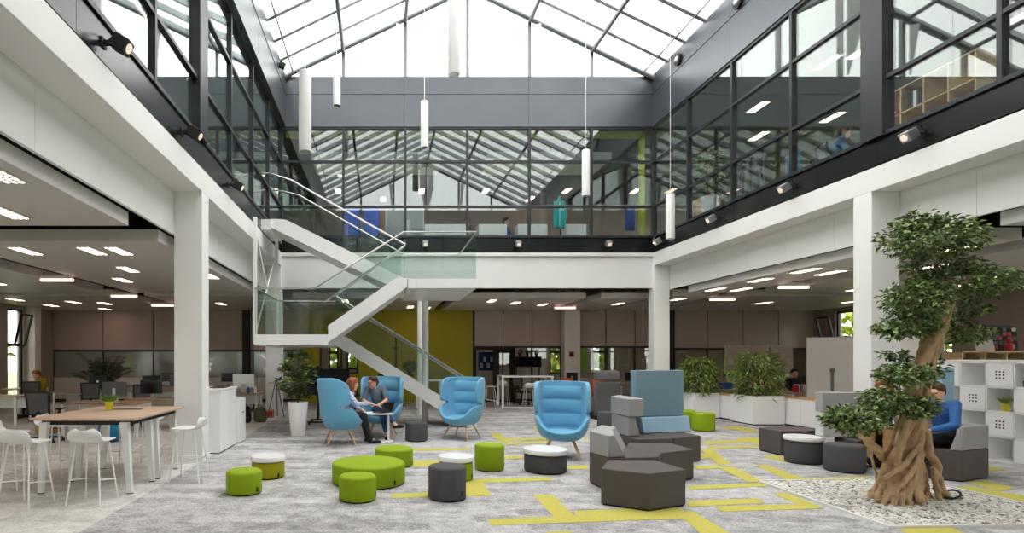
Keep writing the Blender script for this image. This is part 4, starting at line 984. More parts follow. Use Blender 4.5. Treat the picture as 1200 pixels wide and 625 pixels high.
# planter row of the right office: boxes, low cabinets with wooden tops, two big plants
def long_leaf_plant(name, label, loc, seed, hgt, rad):
    t = thing(name, label, 'plant', loc, 0, 'tall leafy plants in the white planter row')
    rnd = random.Random(seed); mb = MB(); sm = MB()
    for k in range(16):
        a = rnd.uniform(0, 2*PI); R = rad*rnd.uniform(.1,.6); h = hgt*rnd.uniform(.55, .95)
        sm.tube([(R*.3*math.cos(a), R*.3*math.sin(a), .0), (R*.7*math.cos(a), R*.7*math.sin(a), h*.6), (R*math.cos(a), R*math.sin(a), h)], .008, 6)
    for _ in range(1500):
        a = rnd.uniform(0, 2*PI); u = rnd.random(); z = hgt*(.02+.95*u); R = rad*(.80+.35*math.sin(PI*min(1, u*1.1)))*rnd.uniform(.35,1)
        c = Vector((R*math.cos(a), R*math.sin(a), z)); b = a+rnd.uniform(-1.1,1.1); e = rnd.uniform(-.9,.7)
        mb.mat(rnd.choice((0,1,1,2,2,3,3)) if u > .12 or rnd.random() < .9 else 3)
        mb.leaf(c, Vector((math.cos(b), math.sin(b), e)), Vector((-math.cos(b)*e*.5, -math.sin(b)*e*.5, 1)), rnd.uniform(.16,.27), .038, .15)
    for _ in range(12):
        a = rnd.uniform(3.6, 5.6); mb.mat(4); c = Vector((rad*.95*math.cos(a), rad*.95*math.sin(a), hgt*rnd.uniform(.2,.42))); mb.leaf(c, Vector((rnd.uniform(-1,1),-.5,rnd.uniform(-1,1))), Vector((0,-1,.4)), .09, .05)
    obj('stems', sm, 'stem_brown', t, smooth=True); obj('foliage', mb, ['leaf_a','leaf_b','leaf_c','leaf_lime','leaf_red'], t)
    return t
PG = 'white planter boxes and low cabinets'
def planter_box(x0, x1, y0, y1, h, label):
    t = thing('planter_box', label, 'planter', ((x0+x1)/2, (y0+y1)/2, 0), 0, PG); a, b = (x1-x0)/2, (y1-y0)/2
    m = MB(); m.bb(-a,a,-b,-b+.03,.03,h); m.bb(-a,a,b-.03,b,.03,h); m.bb(-a,-a+.03,-b+.03,b-.03,.03,h); m.bb(a-.03,a,-b+.03,b-.03,.03,h); m.bb(-a+.03,a-.03,-b+.03,b-.03,.03,.08)
    obj('box', m, 'white_gloss', t); obj('soil', MB().bb(-a+.03, a-.03, -b+.03, b-.03, h-.12, h-.05), 'soil', t); obj('plinth', MB().bb(-a+.03, a-.03, -b+.03, b-.03, 0, .03), 'black', t)
planter_box(8.75, 9.50, 15.55, 16.25, .72, 'white planter box under the far leafy plant')
planter_box(9.40, 10.20, 14.0, 14.9, .74, 'white planter box under the near leafy plant')
def low_cabinet(x0, x1, y0, y1, h, label, n):
    t = thing('low_cabinet', label, 'cabinet', ((x0+x1)/2, (y0+y1)/2, 0), 0, PG); a, b = (x1-x0)/2, (y1-y0)/2
    obj('body', MB().bb(-a+.01, a, -b, b, .04, h-.03), 'white_gloss', t); obj('wooden_top', MB().bb(-a-.01, a+.01, -b, b, h-.03, h), 'oak', t); obj('plinth', MB().bb(-a+.03, a, -b+.02, b-.02, 0, .04), 'soft_black', t)
    for k in range(n):
        y_ = -b+2*b*k/n; obj('door', MB().bb(-a-.006, -a+.012, y_+.004, y_+2*b/n-.004, .05, h-.035), 'white_gloss', t)
    return t
low_cabinet(9.52, 9.90, 14.95, 16.4, .70, 'white low cabinet with wooden top between the two leafy plants', 3)
low_cabinet(10.25, 10.7, 11.6, 14.85, .72, 'white low cabinet with wooden top right of the near leafy plant', 5)
long_leaf_plant('leafy_plant', 'tall leafy plant in the far planter box beside the corner column', (9.12, 15.9, .66), 11, 1.06, .44)
long_leaf_plant('leafy_plant', 'tall leafy plant in the near planter box before the pin boards', (9.80, 14.45, .68), 12, 1.16, .48)
# palm behind the desks
t = thing('potted_palm', 'dark feathery palm in a pot among the left desks', 'plant', (-9.3, 18.6, 0))
obj('pot', MB().lathe([(.17,0),(.2,.3),(.21,.42),(.19,.42),(1e-5,.4)], n=24), 'soft_black', t, smooth=True)
mb = MB(); sm = MB(); rnd = random.Random(9)
for k in range(20):
    a = k*2.4; R = rnd.uniform(.35,.95); hz = rnd.uniform(1.2,2.05)
    pts = []
    for i in range(9):
        u = i/8; pts.append(Vector((math.cos(a)*R*u**1.3, math.sin(a)*R*u**1.3, .4+(hz-.4)*(1.3*u-.3*u*u) - .35*max(0,u-.6)**1.3)))
    sm.tube(pts, [.014-.011*i/8 for i in range(9)], 5)
    for i in range(3, 9):
        for s in (-1, 1):
            for q in range(4):
                p = pts[i-1].lerp(pts[i], q/4.0); d = (pts[i]-pts[i-1]).normalized(); sd = Vector((-math.sin(a), math.cos(a), 0))*s
                mb.mat(rnd.randrange(2)); mb.leaf(p, d*.6+sd+Vector((0,0,-.25)), Vector((0,0,1)), rnd.uniform(.2,.3), .028, .1)
obj('stems', sm, 'leaf_dark', t, smooth=True); obj('fronds', mb, ['leaf_dark','leaf_a'], t)

# ------------------------------------------------------------------ gravel bed and the big ficus tree
QB = [(5.16,7.60),(7.42,7.76),(7.50,5.62),(5.06,5.52)]
def inset(q, d):
    c = Vector((sum(p[0] for p in q)/4, sum(p[1] for p in q)/4, 0)); return [(c.x+(p[0]-c.x)*(1-d), c.y+(p[1]-c.y)*(1-d)) for p in q]
m = MB(); i_ = inset(QB, .03)
for k in range(4):
    k2 = (k+1) % 4; m.loft([(QB[k][0],QB[k][1],0),(QB[k2][0],QB[k2][1],0),(i_[k2][0],i_[k2][1],0),(i_[k][0],i_[k][1],0)], [(QB[k][0],QB[k][1],.03),(QB[k2][0],QB[k2][1],.03),(i_[k2][0],i_[k2][1],.03),(i_[k][0],i_[k][1],.03)])
o = obj('gravel_border', m, 'white_plastic'); tag(o, 'thin white metal edging round the gravel bed', 'edging')
m = MB().prism(i_, .002, .012); rnd = random.Random(21); mats_ = ['gravel_bed','stone_a','stone_b','stone_c']
for _ in range(9000):
    u, v = rnd.uniform(.012,.988), rnd.uniform(.012,.988)
    p = [(1-u)*((1-v)*i_[0][a]+v*i_[3][a])+u*((1-v)*i_[1][a]+v*i_[2][a]) for a in (0,1)]
    s = rnd.uniform(.010,.021); h = s*rnd.uniform(.5,.8); a0 = rnd.uniform(0, PI); ex = rnd.uniform(1, 1.7); z0 = .008
    m.mat(rnd.choice((1,1,1,1,1,2,2,3))); vs = []
    for r_, zz_ in ((.75,0),(1,.5),(.6,1)):
        for k in range(5):
            a = a0+2*PI*k/5; rr = s*r_*rnd.uniform(.85,1.1); dx = rr*ex*math.cos(a-a0); dy = rr*math.sin(a-a0)
            vs.append((p[0]+dx*math.cos(a0)-dy*math.sin(a0), p[1]+dx*math.sin(a0)+dy*math.cos(a0), z0+h*1.6*zz_))
    m.add(vs, [(k,(k+1)%5,5+(k+1)%5,5+k) for k in range(5)]+[(5+k,5+(k+1)%5,10+(k+1)%5,10+k) for k in range(5)]+[(10,11,12,13,14)])
o = obj('gravel', m, mats_); tag(o, 'white and grey gravel filling the bed under the tree', 'gravel', kind='stuff')

TX, TY = 6.38, 6.62; TS = F/TY
def tp(px, py, dy=0.0):
    s = F/(TY+dy); return Vector(((px-VX)/s, TY+dy, H-(py-VY)/s))
tree = thing('ficus_tree', 'large indoor ficus tree with twisted trunk growing from the gravel', 'tree', (TX, TY, 0.01))
TO = Vector((TX, TY, .01)); rnd = random.Random(31)
m = MB()
def strand(pts, wob=.012):
    out = []
    for i in range(len(pts)-1):
        (x0,y0,d0,r0), (x1,y1,d1,r1) = pts[i], pts[i+1]
        for j in range(4):
            u = j/4; out.append((tp(x0+(x1-x0)*u, y0+(y1-y0)*u, d0+(d1-d0)*u)+Vector((rnd.gauss(0,wob),rnd.gauss(0,wob),0))-TO, r0+(r1-r0)*u))
    x0,y0,d0,r0 = pts[-1]; out.append((tp(x0,y0,d0)-TO, r0)); chain(m, out)
# main twisting stems
for k in range(11):                       # a bundle of thin stems that twist round each other
    a0 = 2*PI*k/11; pts = []
    for j, (yy, cx, wr) in enumerate(((586,1060,34),(560,1060,29),(530,1063,24),(500,1069,20),(470,1074,16),(440,1080,13),(410,1091,11),(380,1101,9),(350,1112,7))):
        an = a0+j*.34+.25*math.sin(k*1.7+j); R_ = wr*(.82+.25*math.sin(k*2.3+j*.9)); pts.append((cx+R_*math.cos(an), yy, R_/96.0*math.sin(an)*.95, (.046-.003*j)*(.62+.5*((k*7) % 5)/4)))
    strand(pts, .006)
strand([(1058,584,.0,.07),(1062,545,.0,.08),(1066,505,.0,.08),(1073,470,.0,.07),(1081,435,.0,.06),(1092,400,.0,.05),(1103,370,.0,.05)])
strand([(1062,500,-.2,.04),(1074,465,-.16,.045),(1083,430,-.14,.045),(1094,402,-.11,.042),(1106,372,-.08,.04),(1113,345,-.03,.035)], .006)
strand([(1050,545,-.2,.035),(1058,505,-.22,.04),(1068,470,-.15,.04),(1071,440,-.1,.038),(1080,412,-.02,.034),(1084,392,.04,.028)], .006)
# flaring roots
for (x, dy, r) in ((1018,-.02,.028),(1026,-.18,.032),(1036,-.26,.03),(1046,-.3,.034),(1056,-.32,.03),(1066,-.33,.03),(1076,-.26,.03),(1084,-.12,.03),(1090,.05,.028),(1030,.2,.03),(1075,.25,.03)):
    yb = 420+H*F/(TY+dy)-1
    strand([(x,yb,dy,r*.9),(x+(1060-x)*.25,yb-18,dy*.85,r*1.15),(x+(1062-x)*.5,yb-45,dy*.6,r*1.2),(x+(1066-x)*.8,yb-85,dy*.3,r)], .008)
strand([(1033,562,-.2,.026),(1048,553,-.27,.028),(1060,545,-.26,.03),(1072,528,-.2,.028),(1078,505,-.12,.025)], .006)
strand([(1046,580,-.28,.024),(1060,566,-.3,.027),(1070,552,-.26,.028),(1077,530,-.14,.026)], .006)
# prop root at the right, left branch with its thin root
strand([(1106,588,.02,.04),(1102,570,.02,.05),(1094,540,.0,.045),(1085,510,-.02,.045),(1078,485,-.03,.04),(1074,465,-.04,.04)])
strand([(1112,587,0,.025),(1105,575,.0,.03),(1098,555,0,.03)]); strand([(1099,588,-.08,.024),(1098,575,-.05,.03),(1094,550,0,.03)])
strand([(1050,545,0,.05),(1036,535,-.05,.048),(1020,520,-.12,.042),(1008,508,-.18,.035),(998,500,-.2,.025)])
strand([(1028,574,.0,.012),(1026,555,-.04,.013),(1022,535,-.08,.014),(1020,522,-.12,.016)], .004)
# upper boughs
strand([(1112,350,0,.04),(1105,325,0,.03),(1095,300,0,.022),(1088,280,0,.014)]); strand([(1116,335,0,.03),(1135,325,0,.02),(1155,320,0,.012)])
strand([(1080,395,.05,.03),(1068,375,.05,.022),(1060,360,.05,.014)]); strand([(1098,400,.02,.03),(1118,392,.0,.02),(1140,390,0,.012)]); strand([(1068,455,-.1,.025),(1060,442,-.15,.015)])
remesh_obj('trunk', m, 'bark', tree, .0065, 0)
PADS = [(1092,279,0,56,25,.42,1250),(1078,262,.0,26,14,.22,350),(1100,310,.1,40,16,.3,450),(1132,331,0,53,21,.42,1100),(1165,325,.0,20,10,.18,180),(1075,352,-.05,34,26,.32,800),(1062,384,0,34,12,.28,480),(1050,390,-.1,14,8,.14,110),
        (1130,393,.05,30,9,.24,330),(1140,362,.1,18,9,.16,160),(1062,440,-.18,30,14,.28,520),(1080,432,.15,26,16,.2,250),(1038,470,-.2,26,16,.26,520),(1072,478,-.25,24,14,.2,380),(1002,492,-.2,31,17,.30,760),(985,488,-.2,14,9,.16,150),(1048,416,.0,14,6,.14,80),(1120,375,.15,16,8,.16,110)]
for k, (x, y, dy, rx, ry, rdep, n) in enumerate(PADS):
    mb = MB(); c = tp(x, y, dy)-TO; s = F/(TY+dy)
    leaves(mb, rnd, c, rx/s, rdep, ry/s, int(n*1.15), .072, .040, 3, .45, .7, .15)
    obj('foliage', mb, ['leaf_a','leaf_b','leaf_c'], tree)
o = thing('hose', 'black irrigation hose looping out of the gravel beside the prop root', 'hose', (TX+.4, TY, .03))
def hp(x, y, dy): return tp(x, y, dy)-Vector((TX+.4, TY, .03))
obj('hose_line', MB().tube([hp(1092,530,.2),hp(1086,548,.2),hp(1083,565,.2),hp(1088,580,.2),hp(1098,584,.15),hp(1094,572,.2),hp(1100,562,.25),hp(1106,570,.2)], .011, 8), 'black', o, smooth=True)
obj('hose_coil', MB().tube([hp(1115+11*math.cos(a*.5), 579.5+5*math.sin(a*.5), .25*math.sin(a*.5)*-.7+.1) for a in range(14)], .012, 8), 'black', o, smooth=True)

# ------------------------------------------------------------------ white cube shelf beside the tree
SX, SYA, SYB = 9.75, 9.72, 6.55
t = thing('cube_shelf', 'white cube shelving unit with drawers, right of the tree', 'shelf', (SX, 0, 0))
fr = MB(); nC = 8; cw = (SYA-SYB)/nC; RZ = [.07,.46,.85,1.24,1.63]
for i in range(nC+1): fr.bb(0, .38, SYA-i*cw-.012, SYA-i*cw+.012, .05, 1.65)
for z in RZ: fr.bb(0, .38, SYB-.012, SYA+.012, z-.014, z+.014)
fr.bb(.38, .39, SYB, SYA, .05, 1.65)
obj('carcass', fr, 'white_gloss', t); obj('top_board', MB().bb(-.01, .4, SYB-.02, SYA+.02, 1.644, 1.675), 'white_gloss', t, bevel=.004); obj('plinth', MB().bb(.02, .38, SYB, SYA, 0, .056), 'white_gloss', t)
for c in range(nC):
    for r in range(4):
        if (c+r) % 2 == 0:
            ya = SYA-c*cw-.016; yb = SYA-(c+1)*cw+.016; z0, z1 = RZ[3-r]+.018, RZ[4-r]-.018
            m = MB(); m.bb(0, .35, yb, ya, z0, z1); yc_, zc_ = (ya+yb)/2, (z0+z1)/2
            ys_ = [yb]; zs_ = [z0]
            for i in (-1,0,1): ys_ += [yc_+i*.05-.012, yc_+i*.05+.012]; zs_ += [zc_+i*.05-.012, zc_+i*.05+.012]
            ys_.append(ya); zs_.append(z1); o_ = len(m.v); m.add([(-.006, y_, z_) for y_ in ys_ for z_ in zs_], [])
            for i in range(7):
                for j in range(7): m.f.append((o_+i*8+j, o_+i*8+j+1, o_+(i+1)*8+j+1, o_+(i+1)*8+j)); m.m.append(1 if i % 2 and j % 2 else 0)
            m.add([(-.006,yb,z0),(-.006,ya,z0),(-.006,ya,z1),(-.006,yb,z1),(0,yb,z0),(0,ya,z0),(0,ya,z1),(0,yb,z1)], [(0,1,5,4),(1,2,6,5),(2,3,7,6),(3,0,4,7)])
            obj('drawer', m, ['white_gloss','soft_black'], t, weld=True)
def cube(c, r): return (SX+.17, SYA-(c+.5)*cw, RZ[3-r]+.014)
def mkp(seed):
    def f_(mb, sm):
        rnd = random.Random(seed)
        for _ in range(70):
            a = rnd.uniform(0, 2*PI); b = rnd.uniform(.2, 1.1); mb.mat(rnd.randrange(2)); mb.leaf(Vector((0,0,.11)), Vector((math.cos(a)*b, math.sin(a)*b, 1)), Vector((-math.cos(a), -math.sin(a), b)), rnd.uniform(.08,.16), .03)
    return f_
pp = [(.04,0),(.044,.004),(.056,.115),(.06,.12),(.05,.12),(1e-5,.105)]
for k, ((c, r), lb) in enumerate((((2,1),'small green plant in a yellow pot on the cube shelf, nearer the man'), ((4,1),'small green plant in a yellow pot on the cube shelf, nearer the books'))):
    potted('potted_plant', lb, 'plant', tuple(Vector(cube(c, r))+Vector((-.08,0,.0))), pp, 'pot_yellow', .105, .045, mkp(40+k), ['leaf_b','leaf_c'], group='yellow potted plants on the cube shelf')
c0 = Vector(cube(3, 0))
for k, (dx, dy) in enumerate(((-.08,.1),(-.08,-.02),(-.06,-.13))):
    t = thing('glass_jug', ['glass jug on the top shelf nearest the man','middle glass jug on the top shelf','glass jug on the top shelf nearest the drawer'][k], 'jug', tuple(c0+Vector((dx,dy,0))), 0, 'glass jugs on the cube shelf')
    obj('jug_body', MB().lathe([(.04,.0),(.055,.03),(.055,.09),(.035,.13),(.045,.16),(.042,.16),(.032,.13),(.05,.09),(.05,.03),(1e-5,.008)], n=20), 'glass_ware', t, smooth=True)
    obj('jug_handle', MB().tube([(-.05,0,.05),(-.09,0,.07),(-.085,0,.12),(-.04,0,.14)], .006, 6), 'glass_ware', t, smooth=True)
c0 = Vector(cube(5, 0))
for k in range(3):
    o = obj('magazine', MB().bb(-.14, .12, -.12, .12, 0, .03), ['paper','fabric_lightgrey','paper'][k]); o.location = c0+Vector((-.02, .0, .001+.031*k)); tag(o, '%s magazine in the pile on the top right shelf' % ['bottom','middle','top'][k], 'magazine', 'magazines on the cube shelf')
c0 = Vector(cube(5, 2))
for k in range(3):
    o = obj('binder', MB().bb(-.15, .13, -.04, .04, 0, .31), 'black', bevel=.004); o.location = c0+Vector((-.0, -.04-.085*k+.09, .001)); tag(o, 'black binder standing on the lower right shelf, %s' % ['nearest the man','in the middle','nearest the picture edge'][k], 'binder', 'black binders on the cube shelf')

# ------------------------------------------------------------------ people
def V3(p): return Vector(p)
SEAT = dict(pelvis=(0,0,.56), waist=(0,.03,.74), chest=(0,.02,.94), neck=(0,.0,1.10), head=(0,-.03,1.22), yaw=0, pitch=0,
            shR=(-.17,.02,1.04), shL=(.17,.02,1.04), elR=(-.23,-.06,.80), elL=(.23,-.06,.80), wrR=(-.14,-.28,.72), wrL=(.14,-.28,.72),
            hipR=(-.09,-.02,.54), hipL=(.09,-.02,.54), knR=(-.10,-.44,.54), knL=(.10,-.44,.54), anR=(-.10,-.44,.09), anL=(.10,-.44,.09), toR=(-.12,-.62,.04), toL=(.12,-.62,.04),
            hdR=None, hdL=None)
def hand(mb, w, d, side, curl=.5):
    d = d.normalized(); up = Vector((0,0,1)); sd = d.cross(up); sd = sd.normalized() if sd.length > .1 else Vector((1,0,0)); n = sd.cross(d).normalized()
    for k in (-1, 0, 1): capsule(mb, w+sd*(.016*k), .014, w+d*.085+sd*(.024*k), .012, 8)
    for k, L in zip((-1.5,-.5,.5,1.5), (.062,.074,.078,.066) if side > 0 else (.066,.078,.074,.062)):
        a = w+d*.088+sd*(.0185*k); b = a+(d-n*curl*.5).normalized()*L*.55; c = b+(d-n*curl*1.3).normalized()*L*.5
        capsule(mb, a, .0092, b, .0085, 8); capsule(mb, b, .0085, c, .0072, 8)
    a = w+d*.03+sd*(.028*-side); b = a+(d*.7-sd*side*.75-n*.25).normalized()*.045; c = b+(d-n*.4).normalized()*.032
    capsule(mb, a, .012, b, .010, 8); capsule(mb, b, .010, c, .008, 8)
def person(name, label, loc, rz_, P, top, legs, shoes, hair, long_sleeve=False, long_hair=False, glasses=False, female=False, vox=.0085, bare_ankle=False):
    J = dict(SEAT); J.update(P); J = {k: (V3(v) if isinstance(v, tuple) else v) for k, v in J.items()}
    t = thing(name, label, 'person', loc, rz_)
    hd = J['head']; R = Matrix.Rotation(J['yaw'], 3, 'Z') @ Matrix.Rotation(J['pitch'], 3, 'X')
    def h(x, y, z): return hd + R @ Vector((x, y, z))
    b = MB()
    # head: skull, face, jaw, nose, ears, brow, lips
    b.sphere(h(0,.012,.035), .088, (.88,1.05,1.0), 20); chain(b, [(h(0,-.035,.03),.068),(h(0,-.045,-.03),.058),(h(0,-.058,-.078),.034)])
    for s in (-1, 1): capsule(b, h(s*.045,.0,-.02), .045, h(s*.028,-.04,-.07), .032); capsule(b, h(s*.077,.01,.0), .012, h(s*.082,.02,.03), .014, 8); capsule(b, h(s*.012,-.098,.035), .012, h(s*.045,-.088,.035), .012, 8); capsule(b, h(s*.04,-.08,-.01), .02, h(s*.04,-.075,-.015), .02, 8)
    capsule(b, h(0,-.1,.025), .009, h(0,-.118,-.012), .014, 8); capsule(b, h(-.018,-.094,-.047), .009, h(.018,-.094,-.047), .009, 8)
    chain(b, [(J['neck']+Vector((0,0,-.03)),.055),(h(0,.01,-.05),.05)])
    sw = .9 if female else 1.0
    chain(b, [(J['pelvis'],.11*1.0),(J['waist'],.10*sw),(J['chest'],.115*sw),(J['neck']-Vector((0,0,.05)),.07)])
    for s in ('R','L'):
        capsule(b, J['chest']+Vector((0,0,.04)), .08*sw, J['sh'+s], .055*sw); chain(b, [(J['sh'+s],.05*sw),(J['el'+s],.038*sw),(J['wr'+s],.026*sw)])
        d = J['hd'+s] or (J['wr'+s]-J['el'+s]); hand(b, J['wr'+s], d, 1 if s == 'R' else -1)
        chain(b, [(J['hip'+s],.082),(J['kn'+s],.054),((J['kn'+s]*.62+J['an'+s]*.38)+Vector((0,.012,0)),.05),(J['an'+s],.036)]); chain(b, [(J['an'+s]-Vector((0,0,.02)),.036),(J['to'+s],.03)])
    remesh_obj('body', b, 'skin', t, vox, 3)
    c = MB(); chain(c, [(J['pelvis']+Vector((0,0,.03)),.125),(J['waist'],.122*sw),(J['chest'],.135*sw),(J['neck']-Vector((0,0,.07)),.085)])
    for s in ('R','L'):
        capsule(c, J['chest']+Vector((0,0,.04)), .095*sw, J['sh'+s], .07*sw)
        e = J['el'+s] if long_sleeve else J['sh'+s].lerp(J['el'+s], .72)
        chain(c, [(J['sh'+s],.068*sw),(e,.056*sw)]+([(J['el'+s].lerp(J['wr'+s], .93),.04*sw)] if long_sleeve else []))
    ob = remesh_obj('shirt', c, top, t, .011, 3)
    c = MB(); capsule(c, J['hipR'], .112, J['hipL'], .112); capsule(c, J['pelvis'], .125, J['pelvis']+Vector((0,0,.04)), .122)
    for s in ('R','L'):
        u = .80 if bare_ankle else .94
        chain(c, [(J['hip'+s],.10),(J['kn'+s],.070),(J['kn'+s].lerp(J['an'+s], .4)+Vector((0,.01,0)),.062),(J['kn'+s].lerp(J['an'+s], u),.046)])
    remesh_obj('trousers', c, legs, t, .011, 3)
    for s in ('R','L'):
        c = MB(); a, o = J['an'+s], J['to'+s]; d = (o-a); hv = Vector((d.x, d.y, 0)).normalized()
        if not bare_ankle: chain(c, [(a+Vector((0,0,.06)),.05),(a,.05)])
        chain(c, [(a-hv*.035-Vector((0,0,.045)),.036),(a.lerp(o,.6)-Vector((0,0,.012)),.044),(o,.034)])
        remesh_obj('shoe', c, shoes, t, .009, 2)
    c = MB()
    for (x, y, z, r) in ((0,.03,.06,.098),(0,.05,.03,.092),(-.035,-.01,.085,.072),(.035,-.01,.085,.072),(0,-.045,.105,.05)): c.sphere(h(x,y,z), r, (1,1,.95), 14)
    if long_hair:
        for s in (-1, 1): chain(c, [(h(s*.07,.02,.06),.045),(h(s*.085,.02,-.04),.04),(h(s*.075,.03,-.13),.03)])
        chain(c, [(h(0,.08,.02),.07),(h(0,.09,-.08),.06),(h(0,.08,-.16),.045)])
    else:
        for s in (-1, 1): chain(c, [(h(s*.068,.03,.05),.035),(h(s*.068,.04,-.02),.025)])
        capsule(c, h(0,.08,.03), .06, h(0,.075,-.04), .04)
    remesh_obj('hair', c, hair, t, .009, 2)
    c = MB()
    for s in (-1, 1): c.sphere(h(s*.033,-.094,.018), .0105, (1,.6,.8), 10)
    obj('eyes', c, 'hair_dark', t, smooth=True); c = MB(); capsule(c, h(-.02,-.104,-.047), .005, h(.02,-.104,-.047), .005, 8); obj('mouth', c, 'lip', t, smooth=True)
    if glasses:
        g = MB()
        for s in (-1, 1):
            g.tube([h(s*.034+.024*math.cos(a*PI/6), -.108, .018+.018*math.sin(a*PI/6)) for a in range(13)], .0035, 6, False); g.tube([h(s*.058,-.106,.02), h(s*.086,.01,.02)], .003, 6)
        g.tube([h(-.01,-.109,.02), h(.01,-.109,.02)], .003, 6); obj('glasses', g, 'glasses_red', t)
    return t
person('person', 'woman in a white and blue patterned blouse sitting in the sideways blue armchair', (-.80,11.0,0), face(1,.16),
       dict(pelvis=(0,-.02,.57), waist=(0,-.05,.74), chest=(0,-.13,.92), neck=(0,-.20,1.06), head=(0,-.25,1.17), pitch=.12, yaw=.12,
            shR=(-.15,-.15,1.01), shL=(.15,-.15,1.01), elR=(-.21,-.30,.80), elL=(.19,-.22,.78), wrR=(-.14,-.52,.80), wrL=(.12,-.42,.68), knR=(-.09,-.46,.56), knL=(.09,-.46,.55), anR=(-.1,-.60,.10), anL=(.07,-.55,.10), toR=(-.12,-.77,.045), toL=(.07,-.72,.045)),
       'blouse', 'black_cloth', 'shoe_black', 'hair_auburn', True, True, female=True)
person('person', 'man with red glasses and grey blue shirt sitting cross legged in the blue armchair', (.03,12.05,0), face(-.12,-1),
       dict(pelvis=(-.03,-.06,.57), waist=(-.07,-.06,.75), chest=(-.12,-.10,.94), neck=(-.15,-.14,1.06), head=(-.17,-.18,1.165), yaw=-.75, pitch=.08,
            shR=(-.30,-.10,1.03), shL=(.04,-.12,1.05), elR=(-.36,-.24,.78), elL=(.12,-.24,.80), wrR=(-.12,-.43,.72), wrL=(-.02,-.46,.72), hdR=Vector((1,-.25,-.1)), hdL=Vector((-.9,-.3,0)),
            knR=(.10,-.48,.60), knL=(.06,-.46,.50), anR=(.34,-.56,.33), anL=(.15,-.46,.09), toR=(.50,-.60,.30), toL=(.17,-.64,.04), hipR=(-.11,-.06,.56), hipL=(.07,-.06,.55)),
       'shirt_greyblue', 'jeans', 'shoe_black', 'hair_brown', False, False, True, bare_ankle=True)
laptop((.02, 11.34, .586), face(-.75,.66), 'dark laptop open on the small white table in front of the man', 2.0)
o = obj('notepad', MB().box((0,0,.006), (.2,.15,.012)), 'paper'); o.location = (-.24, 11.33, .586); o.rotation_euler = (0,0,.3); tag(o, 'white notepad lying on the small white table', 'notepad')
person('person', 'bearded man in a blue denim shirt sitting on the dark seat by the tree', (8.10,8.02,0), face(-1,-.1),
       dict(head=(0,-.07,1.20), neck=(0,-.02,1.08), yaw=.35, pitch=.22, chest=(0,.02,.92), waist=(0,.06,.73), pelvis=(0,.05,.55), hipR=(-.09,.02,.54), hipL=(.09,.02,.54), knR=(-.1,-.43,.56), knL=(.1,-.43,.55), anR=(-.1,-.52,.10), anL=(.1,-.52,.10), toR=(-.12,-.70,.045), toL=(.12,-.70,.045), elR=(-.24,-.08,.78), elL=(.25,-.08,.76), wrR=(-.1,-.30,.70), wrL=(.12,-.30,.68)),
       'shirt_denim', 'black_cloth', 'shoe_black', 'hair_brown', True)
laptop((7.73, 7.99, .63), face(1,.1), 'grey laptop on the lap of the man in the denim shirt', 2.0, 'alu', .33, 'alu')
person('person', 'woman with auburn hair and khaki trousers on the grey backed bench', (7.92,8.72,0), face(-.75,-.65),
       dict(knR=(-.1,-.46,.60), knL=(.11,-.46,.58), anR=(-.13,-.56,.10), anL=(.08,-.54,.10), toR=(-.15,-.74,.045), toL=(.08,-.72,.045), pitch=.2), 'fabric_lightgrey' if False else 'blouse', 'khaki', 'shoe_black', 'hair_auburn', True, True, female=True)
laptop((7.60, 8.46, .69), face(.75,.65), 'dark laptop on the lap of the woman on the bench', 1.95)
person('person', 'person with dark hair working at the desk by the left side wall', (-10.75,15.25,0), face(.1,-1), {}, 'soft_black', 'black_cloth', 'shoe_black', 'hair_dark', True, vox=.012)
person('person', 'person in a mustard yellow jumper bent over a left office desk', (-10.05,16.4,0), face(-.5,-1), dict(head=(0,-.12,1.20), pitch=.35), 'mustard', 'black_cloth', 'shoe_black', 'hair_auburn', True, vox=.012)
person('person', 'dark haired person working beyond the near leafy plant', (12.9,17.3,0), face(-.3,-1), {}, 'soft_black', 'jeans', 'shoe_black', 'hair_dark', True, vox=.012)
person('person', 'person seen between the white board on wheels and the column', (13.75,16.1,0), face(-1,-.2), {}, 'soft_black', 'jeans', 'shoe_black', 'hair_dark', True, vox=.012)

# ------------------------------------------------------------------ office furniture
def desk(x, y, w, d, rz_, label, group=None, m='desk_wood', h=.74):
    t = thing('desk', label, 'desk', (x, y, 0), rz_, group)
    obj('desk_top', MB().bb(-w/2, w/2, -d/2, d/2, h-.028, h), m, t, bevel=.004)
    for s in (-1, 1):
        f = MB(); xx = s*(w/2-.06)
        f.bb(xx-.025, xx+.025, -d/2+.04, -d/2+.09, 0, h-.03); f.bb(xx-.025, xx+.025, d/2-.09, d/2-.04, 0, h-.03); f.bb(xx-.025, xx+.025, -d/2+.09, d/2-.09, h-.08, h-.03)
        obj('leg_frame', f, 'white_metal', t)
    obj('modesty_panel', MB().bb(-w/2+.1, w/2-.1, d/2-.08, d/2-.06, h-.35, h-.03), 'white_plastic', t)
    return t
def monitor(x, y, rz_, label, z=.74, w=.52, h=.32, m='monitor_back', group='monitors on the desks'):
    t = thing('monitor', label, 'monitor', (x, y, z), rz_, group)
    obj('casing', MB().bb(-w/2, w/2, -.012, .022, .12, .12+h), m, t, bevel=.006); obj('screen', MB().bb(-w/2+.012, w/2-.012, -.0145, -.012, .132, .108+h), 'screen_dark', t)
    obj('stand', MB().bb(-.03, .03, .022, .04, .008, .3).bb(-.11, .11, -.06, .09, 0, .012), 'alu', t)
    return t
